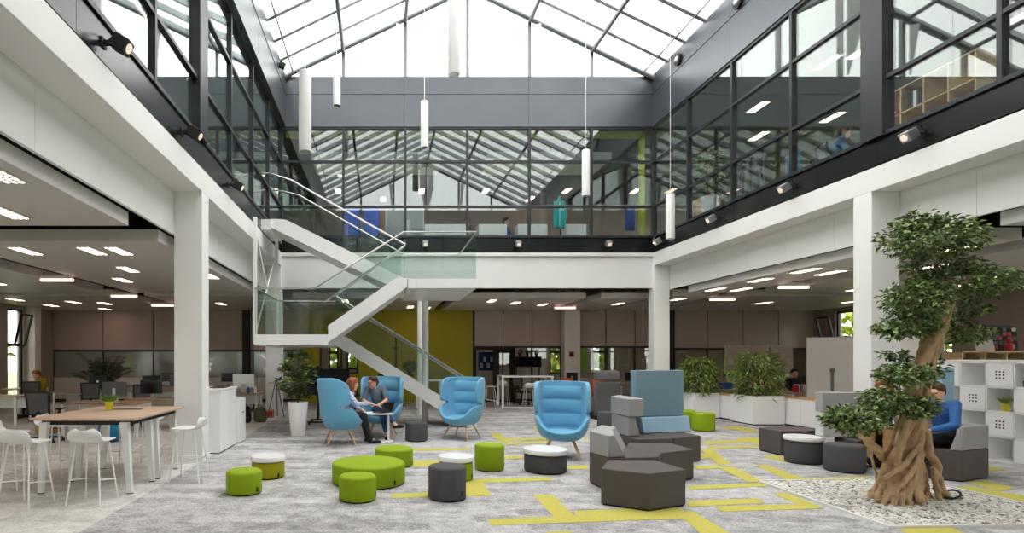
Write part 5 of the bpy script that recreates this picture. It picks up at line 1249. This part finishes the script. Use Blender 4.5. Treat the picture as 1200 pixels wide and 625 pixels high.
def office_chair():
    t = thing('office_chair', '', 'chair', (0,0,0), 0, 'black mesh office chairs')
    obj('seat', MB().bb(-.24, .24, -.24, .22, .43, .50), 'soft_black', t, bevel=.03, segs=3)
    m = MB(); q = [(-.20,.24,.58),(.20,.24,.58),(.23,.30,1.02),(-.23,.30,1.02)]
    for a, b in zip(q, q[1:]+q[:1]): m.bar(a, b, .035)
    obj('back_frame', m, 'black', t); obj('back_mesh', MB().loft([Vector(p) for p in q], [Vector(p)+Vector((0,.008,0)) for p in q]), 'mesh_grey', t)
    obj('back_post', MB().bar((0,.12,.45), (0,.27,.62), .05), 'black', t)
    for s in (-1, 1): obj('armrest', MB().bar((s*.26,.05,.46), (s*.27,.0,.66), .035).bb(s*.27-.035, s*.27+.035, -.15, .1, .66, .69), 'black', t)
    obj('gas_lift', MB().tube([(0,0,.1),(0,0,.44)], .028, 10), 'black', t)
    for k in range(5):
        a = 2*PI*k/5; lg = obj('leg', MB().bar((0,0,.11), (.30*math.cos(a), .30*math.sin(a), .075), .035), 'black', t)
        obj('castor', MB().lathe([(.028,0),(.03,.01),(.03,.05),(.02,.06)], (.30*math.cos(a), .30*math.sin(a), 0), 10), 'black', lg)
    return t
oc = office_chair(); ocn = [0]
def chair(x, y, rz_, label, group=None):
    o = oc if ocn[0] == 0 else dup(oc); ocn[0] += 1; o.location = (x, y, 0); o.rotation_euler = (0,0,rz_); o['label'] = label
    if group: o['group'] = group
chair(-6.78, 11.25, PI, 'black mesh office chair nearest behind the bar table'); chair(-5.95, 13.75, .2, 'black mesh office chair beside the black monitor'); chair(-8.0, 15.4, PI+.3, 'black office chair in front of the palm')
chair(-9.9, 15.6, .4, 'black office chair next to the person in mustard yellow'); chair(-3.95, 17.3, 1.9, 'black office chair behind the computer near the stair column'); chair(-1.35, 18.0, .3, 'black office chair below the olive wall windows, left one'); chair(-.55, 18.3, -.4, 'black office chair below the olive wall windows, right one')
chair(10.95, 16.0, 1.2, 'black office chair with a grey jacket behind the planters'); chair(12.0, 16.7, .4, 'black office chair by the books desk'); chair(9.2, 19.4, 2.0, 'black office chair in front of the ladder partition'); chair(5.2, 20.4, .4, 'black office chair below the shelf of black pots')
desk(-6.0, 12.2, 1.7, .8, 0, 'wooden topped desk right behind the bar table'); monitor(-5.85, 12.2, PI, 'grey monitor seen from behind near the yellow plant')
desk(-5.2, 13.2, 1.5, .7, 0, 'wooden desk with a black monitor left of the white column'); monitor(-5.42, 13.1, 0, 'black monitor left of the white column', m='black')
desk(-9.9, 14.3, 1.5, .75, 0, 'pale legged desk by the left side wall'); desk(-8.6, 16.2, 1.6, .8, 0, 'desk below the palm'); desk(-9.4, 19.6, 1.6, .8, 0, 'desk along the frosted partition, left'); desk(-6.6, 16.6, 1.6, .8, 0, 'desk behind the black monitor'); desk(-7.5, 19.8, 1.6, .8, 0, 'desk along the frosted partition, middle'); desk(-5.5, 19.6, 1.6, .8, 0, 'desk along the frosted partition, by the black duct'); desk(-11.6, 18.0, .8, 1.6, 0, 'desk by the left side window')
monitor(-6.9, 16.7, .2, 'black monitor on the desk behind the black monitor desk', m='black'); monitor(-6.1, 16.7, -.1, 'grey monitor on the desk behind the black monitor desk'); monitor(-8.3, 16.3, PI, 'dark monitor on the desk below the palm', m='black'); monitor(-7.6, 19.9, 0, 'monitor by the frosted partition, middle desk', m='black'); monitor(-5.4, 19.7, 0, 'monitor by the frosted partition, near the black duct', m='black')
o = obj('cardboard_box', MB().bb(-.2, .2, -.15, .15, 0, .26), 'cardboard', bevel=.005); o.location = (-7.55, 12.6, .0); tag(o, 'brown cardboard box on the floor beside the near office chair', 'box')
o = thing('desk_plant', 'small orange flowering plant on the desk beside the column', 'plant', (-4.55, 13.15, .742)); obj('pot', MB().lathe([(.05,0),(.07,.12),(.06,.12),(1e-5,.11)], n=16), 'soft_black', o)
mb = MB(); rnd = random.Random(2); leaves(mb, rnd, Vector((0,0,.26)), .13, .13, .16, 150, .08, .04, 3); obj('foliage', mb, ['leaf_a','leaf_red','orange'], o)
# white cabinets beside the column
t = thing('white_cabinet', 'tall white cabinet beside the white column', 'cabinet', (-3.08, 10.38, 0)); obj('body', MB().bb(-.24, .22, -.55, .55, .02, 1.12), 'white_gloss', t); obj('cabinet_top', MB().bb(-.26, .245, -.57, .57, 1.12, 1.145), 'white_gloss', t)
for k in range(2): obj('door', MB().bb(.22, .238, -.545+.55*k, -.005+.55*k, .03, 1.11), 'white_gloss', t)
obj('plinth', MB().bb(-.22, .2, -.53, .53, 0, .02), 'black', t)
t = thing('white_cabinet', 'lower white cabinet behind the tall white cabinet', 'cabinet', (-3.05, 11.25, 0)); obj('body', MB().bb(-.24, .25, -.22, .25, .02, .9), 'white_gloss', t); obj('plinth', MB().bb(-.22, .23, -.2, .23, 0, .02), 'black', t); obj('handle', MB().bb(.25,.262,-.05,.08,.6,.62), 'steel', t)
def bottle(loc, label, m='white_plastic', cap='bottle_blue', s=1.0):
    t = thing('bottle', label, 'bottle', loc); obj('bottle_body', MB().lathe([(.038*s,0),(.042*s,.01),(.042*s,.15*s),(.02*s,.19*s),(1e-5,.19*s)], n=16), m, t, smooth=True); obj('cap', MB().lathe([(.022*s,.185*s),(.022*s,.23*s),(1e-5,.23*s)], n=12), cap, t)
bottle((-3.2, 10.05, 1.146), 'white bottle with blue cap on the tall white cabinet')
o = obj('tray', MB().bb(-.13, .13, -.22, .22, 0, .02), 'soft_black', bevel=.006); o.location = (-3.02, 10.45, 1.146); tag(o, 'flat dark tray on the tall white cabinet', 'tray')
desk(-3.95, 15.5, 1.2, .8, 0, 'wooden desk with the white computer by the stair column')
t = thing('computer', 'white computer seen from behind on the desk by the stair column', 'computer', (-3.78, 15.3, .741), PI+.15); obj('casing', MB().bb(-.29, .29, -.02, .02, .12, .52), 'white_plastic', t, bevel=.01); obj('screen', MB().bb(-.28,.28,-.023,-.02,.18,.51), 'screen_dark', t); obj('stand', MB().bar((0,.03,.0),(0,.03,.25),.14,.02).bb(-.1,.1,-.05,.12,0,.01), 'alu', t)
for k in range(3): bottle((-3.62+.1*k, 15.2-.03*k, .741), ['blue','amber','white'][k]+' bottle on the desk with the white computer', ['bottle_blue','cardboard','white_plastic'][k], 'white_plastic', .9)
def bag(nm, label, loc, m, w=.3, h=.42, d=.2):
    t = thing(nm, label, 'bag', loc, .3); b = MB(); chain(b, [((-w*.3,0,.1),.1),((-w*.28,0,h*.72),.085)]); chain(b, [((w*.3,0,.1),.1),((w*.25,0,h*.72),.085)]); chain(b, [((0,-.03,.1),.1),((0,0,h*.8),.08)])
    remesh_obj('bag_body', b, m, t, .015, 2); obj('strap', MB().tube([(-.06,0,h*.9),(-.04,0,h*1.05),(.04,0,h*1.05),(.06,0,h*.9)], .012, 6), m, t)
bag('backpack', 'black backpack on the floor by the white cabinets', (-3.58, 14.55, 0), 'black', .32, .5); bag('tote_bag', 'camouflage bag on the floor beside the black backpack', (-3.2, 14.75, 0), 'camo', .28, .42)
o = thing('carton', 'red and brown carton on the floor at the stair column', 'box', (-3.2, 15.85, 0), .2); obj('carton_body', MB().bb(-.16,.16,-.1,.1,0,.22), 'cardboard', o); obj('carton_label', MB().bb(-.1,.1,-.103,-.1,.04,.18), 'red', o)
t = thing('easel', 'grey metal tripod easel standing before the white stair column', 'easel', (-3.0, 15.95, 0))
for (x, y) in ((-.24,-.08),(.24,-.08),(0,.2)): obj('leg', MB().tube([(x,y,0),(0,.02,1.12)], .018, 8), 'grey_metal', t)
obj('tray', MB().bb(-.2, .2, -.07, -.02, .98, 1.0), 'grey_metal', t)
# television cart behind the tall planter
t = thing('screen_cart', 'black wheeled cart with a dark display behind the tall planter', 'cart', (-1.35, 14.35, 0)); m = MB(); m.bb(-.5,.5,-.32,-.27,.06,.1).bb(-.5,.5,.27,.32,.06,.1).bb(-.05,.05,-.27,.27,.06,.1); obj('base', m, 'black', t)
for sx in (-.46, .46):
    for sy in (-.295, .295): obj('castor', MB().lathe([(.03,0),(.03,.06)], (sx, sy, 0), 10), 'black', t)
obj('post', MB().bb(-.3,-.24,0,.06,.1,1.5).bb(.24,.3,0,.06,.1,1.5), 'black', t); obj('display', MB().bb(-.55,.55,-.06,0,.75,1.42), 'screen_dark', t, bevel=.01)
# black stand with crossbars and dark plant before the olive wall
t = thing('crossbar_stand', 'black floor stand with crossbars in front of the olive wall', 'stand', (.55, 19.9, 0)); obj('pole', MB().bb(-.04,.04,-.04,.04,0,2.5), 'black', t); obj('crossbar', MB().bb(-.65,.65,-.12,.12,1.05,1.12), 'black', t); obj('crossbar', MB().bb(-.14,.14,-.03,.03,2.05,2.09), 'black', t); obj('base', MB().bb(-.3,.3,-.3,.3,0,.05), 'black', t)
t = thing('dark_plant', 'dark bushy plant beside the black crossbar stand', 'plant', (1.05, 19.9, 1.125)); obj('pot', MB().lathe([(.07,0),(.09,.12),(1e-5,.11)], n=14), 'black', t); mb = MB(); leaves(mb, random.Random(6), Vector((0,0,.3)), .22, .22, .2, 220, .12, .05, 2); obj('foliage', mb, ['leaf_dark','leaf_a'], t)
def frame_table(x, y, w, d, h, label, runner=True, th=.06):
    t = thing('high_table', label, 'table', (x, y, 0)); obj('table_top', MB().bb(-w/2,w/2,-d/2,d/2,h-.05,h), 'white_gloss', t)
    for s in (-1, 1):
        m = MB(); X = s*(w/2-.04); m.bb(X-.035,X+.035,-d/2+.02,-d/2+.02+th,0,h-.05); m.bb(X-.035,X+.035,d/2-.02-th,d/2-.02,0,h-.05); m.bb(X-.035,X+.035,-d/2+.02+th,d/2-.02-th,0,.05); obj('leg_frame', m, 'white_metal', t)
    if runner: obj('stretcher', MB().bb(-w/2+.08,w/2-.08,-d/2+.02,-d/2+.07,0,.05), 'white_metal', t)
frame_table(4.97, 19.15, 1.75, .85, 1.1, 'white framed high table at the rear behind the empty armchairs'); frame_table(1.62, 18.4, .85, .8, 1.0, 'white framed table behind the stair foot', False)
for k, (x, y, r, lb) in enumerate(((4.98,18.55,PI,'white bar stool in front of the rear high table'),(3.75,19.0,PI/2,'bar stool at the left end of the rear high table'),(4.4,19.9,0,'bar stool behind the rear high table'))):
    o = dup(sp, (x, y, 0), r, lb, 'bar stools at the rear high table')
# shelf with black pots on the rear partition
t = thing('wall_shelf', 'black shelf unit on the rear partition with pots on top', 'shelf', (5.62, 21.2, 0)); m = MB()
for z in (1.36, 1.55, 1.74): m.bb(-.48,.48,-.14,.14,z,z+.02)
for x in (-.48,-.16,.16,.47): m.bb(x,x+.015,-.14,.14,1.38,1.74)
obj('shelf_frame', m, 'black', t); obj('back_panel', MB().bb(-.48,.48,.14,.15,1.36,1.76), 'soft_black', t); obj('upright', MB().bb(-.46,-.42,-.02,.02,0,1.36).bb(.42,.46,-.02,.02,0,1.36), 'black', t)
for k in range(3):
    t = thing('black_pot', '%s black pot with dark plant on the rear wall shelf' % ['left','middle','right'][k], 'pot', (5.62+(-.3,.0,.33)[k], 21.2, 1.761), 0, 'black pots on the rear wall shelf'); obj('pot', MB().lathe([(.04,0),(.07,.13),(.06,.13),(1e-5,.12)], n=14), 'black', t); mb = MB(); leaves(mb, random.Random(k), Vector((0,0,.2)), .1, .1, .08, 70, .07, .03, 2); obj('foliage', mb, ['leaf_dark','soft_black'], t)
def side_chair(x, y, rz_, label, m='orange'):
    t = thing('side_chair', label, 'chair', (x, y, 0), rz_, 'orange backed chairs'); obj('seat', MB().bb(-.22,.22,-.22,.22,.43,.48), m, t, bevel=.02); obj('backrest', MB().bb(-.22,.22,.19,.23,.56,1.0), m, t, bevel=.015)
    for sx in (-.2,.2):
        for sy in (-.2,.2): obj('leg', MB().tube([(sx,sy,0),(sx,sy,.56 if sy > 0 else .43)], .013, 8), 'soft_black', t)
side_chair(6.55, 19.7, PI, 'orange chair at the rear desk by the beige column'); side_chair(7.55, 19.2, PI-.3, 'orange chair beside the green board')
desk(6.95, 20.4, 1.2, .7, 0, 'rear desk between the orange chairs', m='birch'); monitor(7.0, 20.3, PI, 'monitor on the rear desk between the orange chairs', w=.42, m='black'); desk(9.4, 20.3, 1.6, .8, 0, 'rear desk before the partition beside the corner column')
monitor(9.2, 20.35, PI+.2, 'monitor on the rear desk beside the corner column', m='black')
o = obj('green_board', MB().bb(7.66,7.98,21.455,21.52,1.25,2.08), 'leaf_fresh'); tag(o, 'bright green board on the rear partition beside the beige column', 'board')
o = thing('poster', 'small red and dark poster on the beige rear column', 'poster', (7.26, 21.09, 1.75)); obj('poster_sheet', MB().bb(-.09,.09,-.006,0,0,.2), 'red', o); obj('poster_print', MB().bb(-.05,.06,-.008,-.006,.04,.15), 'soft_black', o)
o = obj('paper_note', MB().bb(7.17,7.42,21.084,21.09,1.5,1.64), 'leaf_cream' if False else 'paper'); tag(o, 'pale paper note below the red poster on the beige column', 'note')
t = thing('step_ladder', 'white step ladder behind the glass of the rear partition', 'ladder', (9.85, 22.6, 0))
for s in (-.2, .2): obj('rail', MB().bar((s-.12,0,0),(s+.12,.05,2.25),.05), 'white_metal', t)
for k in range(7): z = .3+.28*k; obj('rung', MB().bar((-.2-.12+.24*z/2.25,.02,z),(.2-.12+.24*z/2.25,.02,z),.035), 'white_metal', t)
t = thing('notice_board', 'blue notice board behind the rear glass door', 'board', (4.35, 22.4, 1.2)); obj('board', MB().bb(-.4,.4,-.02,.02,0,.75), 'navy_blue', t); obj('stand', MB().bb(-.38,-.34,-.02,.02,-1.2,0).bb(.34,.38,-.02,.02,-1.2,0), 'alu', t)
for k in range(5): obj('sheet', MB().bb(-.34+.14*k,-.23+.14*k,-.026,-.02,.1+.25*(k%2),.3+.25*(k%2)), 'paper', t)
# right office behind the planter
t = thing('jacket', 'grey jacket hanging over the chair behind the planters', 'jacket', (10.72, 15.93, 0), 1.2); b = MB(); chain(b, [((-.2,.0,1.06),.05),((.2,.0,1.06),.05)]); 
for x in (-.18,-.06,.06,.18): chain(b, [((x,-.01,1.05),.05),((x*1.15,-.04,.55),.045)])
remesh_obj('jacket_body', b, 'fabric_midgrey', t, .018, 2)
desk(12.0, 15.75, 1.2, .8, 0, 'desk full of books behind the low cabinet'); desk(10.6, 17.4, 1.5, .8, 0, 'desk with teal and blue boxes behind the planters'); desk(13.45, 16.35, 1.6, .8, 0, 'desk of the dark haired person in the right office'); desk(14.9, 16.2, .8, 1.6, 0, 'desk behind the wheeled white board'); desk(14.8, 19.4, 1.6, .8, 0, 'desk before the far right partition')
monitor(13.5, 16.45, .1, 'dark monitor on the desk of the dark haired person', m='black'); monitor(12.2, 15.85, PI, 'dark monitor on the desk full of books', m='black')
for k, (x, m) in enumerate(((10.3,'teal'),(10.75,'navy_blue'))):
    o = obj('storage_box', MB().bb(-.17,.17,-.12,.12,0,.2), m, bevel=.008); o.location = (x, 17.3, .741); tag(o, ['teal','blue'][k]+' storage box on the desk behind the planters', 'box')
bks = ['red','paper','navy_blue','cardboard','paper','red','teal','paper']
for k in range(8):
    o = obj('book', MB().bb(-.11,.11,-.015,.015,0,.2+.02*(k%3)), bks[k]); o.location = (11.6+.035*(k if k < 4 else k+3), 15.5, .741); o.rotation_euler = (0,0,PI/2); tag(o, '%s book, %s in the row on the right office desk' % ({'red':'red','paper':'white','navy_blue':'blue','cardboard':'brown','teal':'teal'}[bks[k]], ORD[k]), 'book', 'books on the desk behind the low cabinet')
def board(x0, x1, y, z0, z1, label, m, nm='pin_board'):
    t = thing(nm, label, 'board', ((x0+x1)/2, y, 0)); w = x1-x0; obj('panel', MB().bb(-w/2,w/2,-.02,.02,z0,z1), m, t); f = MB(); f.bb(-w/2,w/2,-.026,.026,z1,z1+.025); f.bb(-w/2,w/2,-.026,.026,z0-.025,z0); f.bb(-w/2-.02,-w/2,-.026,.026,z0-.025,z1+.025); f.bb(w/2,w/2+.02,-.026,.026,z0-.025,z1+.025); obj('frame', f, 'alu', t)
    for s in (-1, 1): obj('stand', MB().bb(s*(w/2-.05)-.02,s*(w/2-.05)+.02,-.02,.02,.03,z0-.025).bb(s*(w/2-.05)-.03,s*(w/2-.05)+.03,-.25,.25,0,.03), 'alu', t)
    return t
for k, (a, b) in enumerate(((11.75,12.45),(12.5,13.2),(13.3,14.0))):
    t = board(a, b, 18.9, 1.25, 2.1, '%s brown pin board standing in the right office' % ['left','middle','right'][k], 'wall_taupe')
    for j in range(3): obj('pinned_sheet', MB().bb(-.25+.2*j,-.1+.2*j,-.026,-.02,1.5+.15*(j%2),1.7+.15*(j%2)), 'fabric_lightgrey', t)
t = board(11.66, 12.76, 15.0, .55, 2.25, 'large white board on wheels behind the grey backrest', 'white_gloss', 'white_board'); t.rotation_euler.z = -.5; obj('latch', MB().bb(-.03,.03,-.05,-.02,.8,1.35), 'grey_metal', t); obj('latch_head', MB().bb(-.05,.05,-.055,-.02,1.32,1.42), 'grey_metal', t)
for s in (-.28,.28): obj('clip', MB().bb(s-.02,s+.02,-.03,.03,2.27,2.3), 'soft_black', t)
board(11.1, 11.75, 12.0, .3, 2.2, 'plain white board standing behind the tree', 'white_gloss', 'white_board')
t = thing('wooden_cubby', 'pale wooden open cabinet with dark boards on top by the right wall', 'cabinet', (13.75, 12.6, 0)); m = MB()
for x in (-.75,-.25,.25,.73): m.bb(x,x+.02,-.2,.2,.02,1.85)
for z in (0,.45,.9,1.36,1.83): m.bb(-.75,.75,-.2,.2,z,z+.02)
m.bb(-.75,.75,.2,.21,0,1.85); obj('carcass', m, 'birch', t)
for k in range(3): obj('file_row', MB().bb(-.7+.5*k,-.32+.5*k,-.16,.18,1.39,1.7), ['soft_black','fabric_midgrey','leaf_dark'][k], t)
t = thing('framed_collage', 'dark framed photo collage leaning by the right wall', 'picture', (14.15, 12.62, 1.852)); obj('picture_frame', MB().box((0,.02,.3), (.7,.03,.6), rx=-.08), 'soft_black', t); c = MB(); rnd = random.Random(4); 
for i in range(6):
    for j in range(5): c.mat(rnd.randrange(4)).box((-.28+.11*i,-.002+.008*(j-2)*.98,.1+.1*j), (.085,.01,.075), rx=-.08)
obj('photos', c, ['mesh_grey','red','void_dark','fabric_lightgrey'], t)
o = obj('paint_tray', MB().box((0,0,.13), (.42,.03,.26), rx=-.2), 'fabric_lightgrey'); o.location = (13.62, 12.52, 1.856); tag(o, 'ribbed grey panel leaning before the photo collage', 'panel')
o = obj('red_toy', MB().sphere((0,0,.1), .1, (1,.8,1), 14).sphere((0,0,.24), .06, (1,1,1), 12), 'red', smooth=True); o.location = (14.12, 12.46, 1.853); tag(o, 'small dark red figurine before the photo collage', 'figurine')

# ------------------------------------------------------------------ upper gallery objects behind the glass
UZ = 5.08
t = thing('wooden_shelf', 'pale birch cube shelf behind the right gallery glass', 'shelf', (9.05, 9.25, UZ)); m = MB(); n = 4; L = 1.62
for k in range(n+1): m.bb(0,.38,-L/2+L*k/n-.012,-L/2+L*k/n+.012,0,1.32)
for z in (0,.43,.87,1.31): m.bb(0,.38,-L/2-.012,L/2+.012,z,z+.024)
m.bb(.38,.39,-L/2,L/2,0,1.32); obj('carcass', m, 'birch', t)
o = obj('folder', MB().bb(-.03,.25,-.16,.16,0,.05), 'orange'); o.location = (9.05, 9.86, UZ+.896); tag(o, 'orange folder lying on the birch gallery shelf', 'folder')
for k in range(3):
    o = obj('ring_binder', MB().bb(0,.26,-.03,.03,0,.28), ['black','paper','soft_black'][k]); o.location = (9.08, 9.35+.08*k, UZ+.896); tag(o, '%s binder standing in the birch gallery shelf' % ['black','white','charcoal'][k], 'binder')
def gdesk(x, y, w, d, label): t = desk(x, y, w, d, 0, label); t.location.z = UZ; return t
gdesk(10.1, 13.2, 1.0, 1.6, 'pale desk behind the right gallery glass, near the coat rack'); gdesk(10.45, 11.1, .9, 1.6, 'pale desk behind the right gallery glass, by the person in denim')
p = person('person', 'person in denim seen through the right gallery glass', (9.35, 11.35, UZ), face(.9,-.3), dict(head=(0,-.1,1.2), pitch=.25), 'denim', 'jeans', 'shoe_black', 'hair_brown', True, True, vox=.012)
o = dup(oc, (9.3, 12.15, UZ), -1.6, 'black office chair behind the right gallery glass', 'gallery chairs')
o = dup(oc, (9.37, 11.35, UZ), face(.9,-.3), 'black office chair under the person in denim', 'gallery chairs')
t = thing('denim_jacket', 'blue denim jacket over a gallery chair', 'jacket', (9.05, 12.15, UZ), -1.6); b = MB(); chain(b, [((-.2,.0,1.06),.055),((.2,.0,1.06),.055)])
for x in (-.18,-.06,.06,.18): chain(b, [((x,-.01,1.05),.05),((x*1.15,.02,.6),.045)])
remesh_obj('jacket_body', b, 'denim', t, .018, 2)
t = thing('coat_rack', 'metal coat rack behind the right gallery glass', 'rack', (9.25, 14.0, UZ)); obj('frame', MB().tube([(0,-.55,.03),(0,-.55,1.75),(0,.55,1.75),(0,.55,.03)], .02, 8), 'soft_black', t); obj('foot', MB().bb(-.25,.25,-.57,-.53,0,.03).bb(-.25,.25,.53,.57,0,.03), 'soft_black', t)
for k in range(3):
    t = thing('coat', '%s grey coat on the gallery coat rack' % ['first','second','third'][k], 'coat', (9.25, 13.72+.28*k, UZ), 0, 'coats on the gallery rack'); b = MB(); chain(b, [((-.2,0,1.6),.04),((.2,0,1.6),.04)])
    for x in (-.17,0,.17): chain(b, [((x,0,1.6),.05),((x*1.2,.0,.75),.055)])
    remesh_obj('coat_body', b, ['fabric_midgrey','fabric_charcoal','fabric_slate'][k], t, .02, 2); obj('hanger', MB().tube([(0,0,1.62),(0,0,1.77)], .006, 6), 'steel', t)
def mk(mb, sm):
    rnd = random.Random(77)
    for k in range(7): a = k*.9; sm.tube([(0,0,.85),(.1*math.cos(a),.1*math.sin(a),1.5),(.25*math.cos(a),.25*math.sin(a),1.9)], .01, 6)
    leaves(mb, rnd, Vector((0,0,1.6)), .42, .42, .55, 420, .16, .05, 3)
potted('potted_plant', 'green plant in a tall white planter behind the right gallery glass', 'plant', (8.62, 14.55, UZ), [(.14,0),(.15,.01),(.21,.85),(.19,.85),(1e-5,.8)], 'white_gloss', .81, .18, mk, ['leaf_a','leaf_b','leaf_c'])
t = thing('birch_cabinet', 'birch cabinet in the gallery corner', 'cabinet', (8.72, 15.4, UZ)); obj('carcass', MB().bb(0,.45,-.45,.3,0,1.0), 'birch', t); obj('shelf_opening', MB().bb(-.004,.0,-.08,.26,.08,.92), 'table_wood', t); obj('door', MB().bb(-.015,0,-.43,-.1,.05,.95), 'birch', t)
for k, (x0, x1, lb) in enumerate(((1.42,2.75,'white gallery storage unit right of the glass board'),(3.15,4.05,'white gallery storage unit near the middle mullion'),(4.4,5.35,'white gallery storage unit left of the teal jacket'),(5.95,6.6,'white gallery storage unit right of the teal jacket'))):
    t = thing('storage_unit', lb, 'cabinet', ((x0+x1)/2, 18.0, UZ), 0, 'white storage units in the rear gallery'); w = x1-x0; obj('body', MB().bb(-w/2,w/2,-.22,.22,0,.92), 'white_gloss', t, bevel=.004)
    for j in range(2): obj('door', MB().bb(-w/2+.01+j*w/2,-.01+j*w/2,-.235,-.22,.04,.9), 'white_gloss', t)
t = thing('glass_board', 'pale green glass writing board in the rear gallery', 'board', (.78, 17.9, UZ)); obj('panel', MB().bb(-.6,.6,-.02,.02,.35,1.42), 'glass_frost', t); obj('frame', MB().bb(-.62,-.59,-.03,.03,0,1.45).bb(.59,.62,-.03,.03,0,1.45).bb(-.59,.59,-.03,.03,1.42,1.45), 'alu', t)
for k, x in enumerate((-1.03,-.42)):
    t = thing('display', '%s tall blue lit display in the rear gallery' % ['left','right'][k], 'display', (x+.13, 17.6, UZ), 0, 'blue displays in the rear gallery'); obj('casing', MB().bb(-.25,.25,0,.08,.1,1.46), 'soft_black', t); obj('screen', MB().bb(-.23,.23,-.006,0,.15,1.43), 'screen_blue', t)
    for j in range(5): obj('status_row', MB().bb(-.2,.2,-.009,-.006,.3+.22*j,.315+.22*j), 'navy_blue', t)
    obj('base', MB().bb(-.27,.27,-.15,.2,0,.1), 'soft_black', t)
t = thing('coat_stand', 'black coat stand holding the teal jacket in the rear gallery', 'stand', (5.72, 17.62, UZ)); obj('pole', MB().tube([(0,0,0),(0,0,1.72)], .02, 8), 'black', t); obj('base', MB().lathe([(.2,0),(.2,.02),(1e-5,.03)], n=20), 'black', t); obj('hook', MB().tube([(-.12,0,1.7),(0,0,1.62),(.12,0,1.7)], .01, 6), 'black', t)
t = thing('jacket', 'bright teal jacket hanging in the rear gallery', 'jacket', (5.60, 17.42, UZ)); b = MB(); chain(b, [((-.12,0,1.5),.06),((.12,0,1.5),.06)]); 
for x in (-.1,.0,.1): chain(b, [((x,0,1.5),.06),((x*1.2+.02,0,.75),.07)])
chain(b, [((.14,0,1.5),.06),((.2,.0,1.0),.05)]); chain(b, [((0,0,1.55),.06),((.02,0,1.68),.04)]); remesh_obj('jacket_body', b, 'teal', t, .018, 2); obj('zip', MB().bb(.0,.012,-.075,-.06,.75,1.5), 'paper', t)
t = thing('jacket', 'blue jacket hanging at the lime green reveal', 'jacket', (7.58, 16.85, UZ)); b = MB()
for x in (-.08,.0,.08): chain(b, [((x,0,1.15),.05),((x*1.2,0,.55),.06)])
remesh_obj('jacket_body', b, 'navy_blue', t, .018, 2)
p = person('person', 'person in a blue top behind the white gallery units', (4.22, 18.75, UZ), face(.6,-.6), {}, 'navy_blue', 'jeans', 'shoe_black', 'hair_dark', True, vox=.014)
p = person('person', 'person sitting behind the gallery glass near the middle mullion', (2.95, 18.75, UZ), face(-.6,-.6), {}, 'fabric_midgrey', 'jeans', 'shoe_black', 'hair_auburn', True, vox=.014)
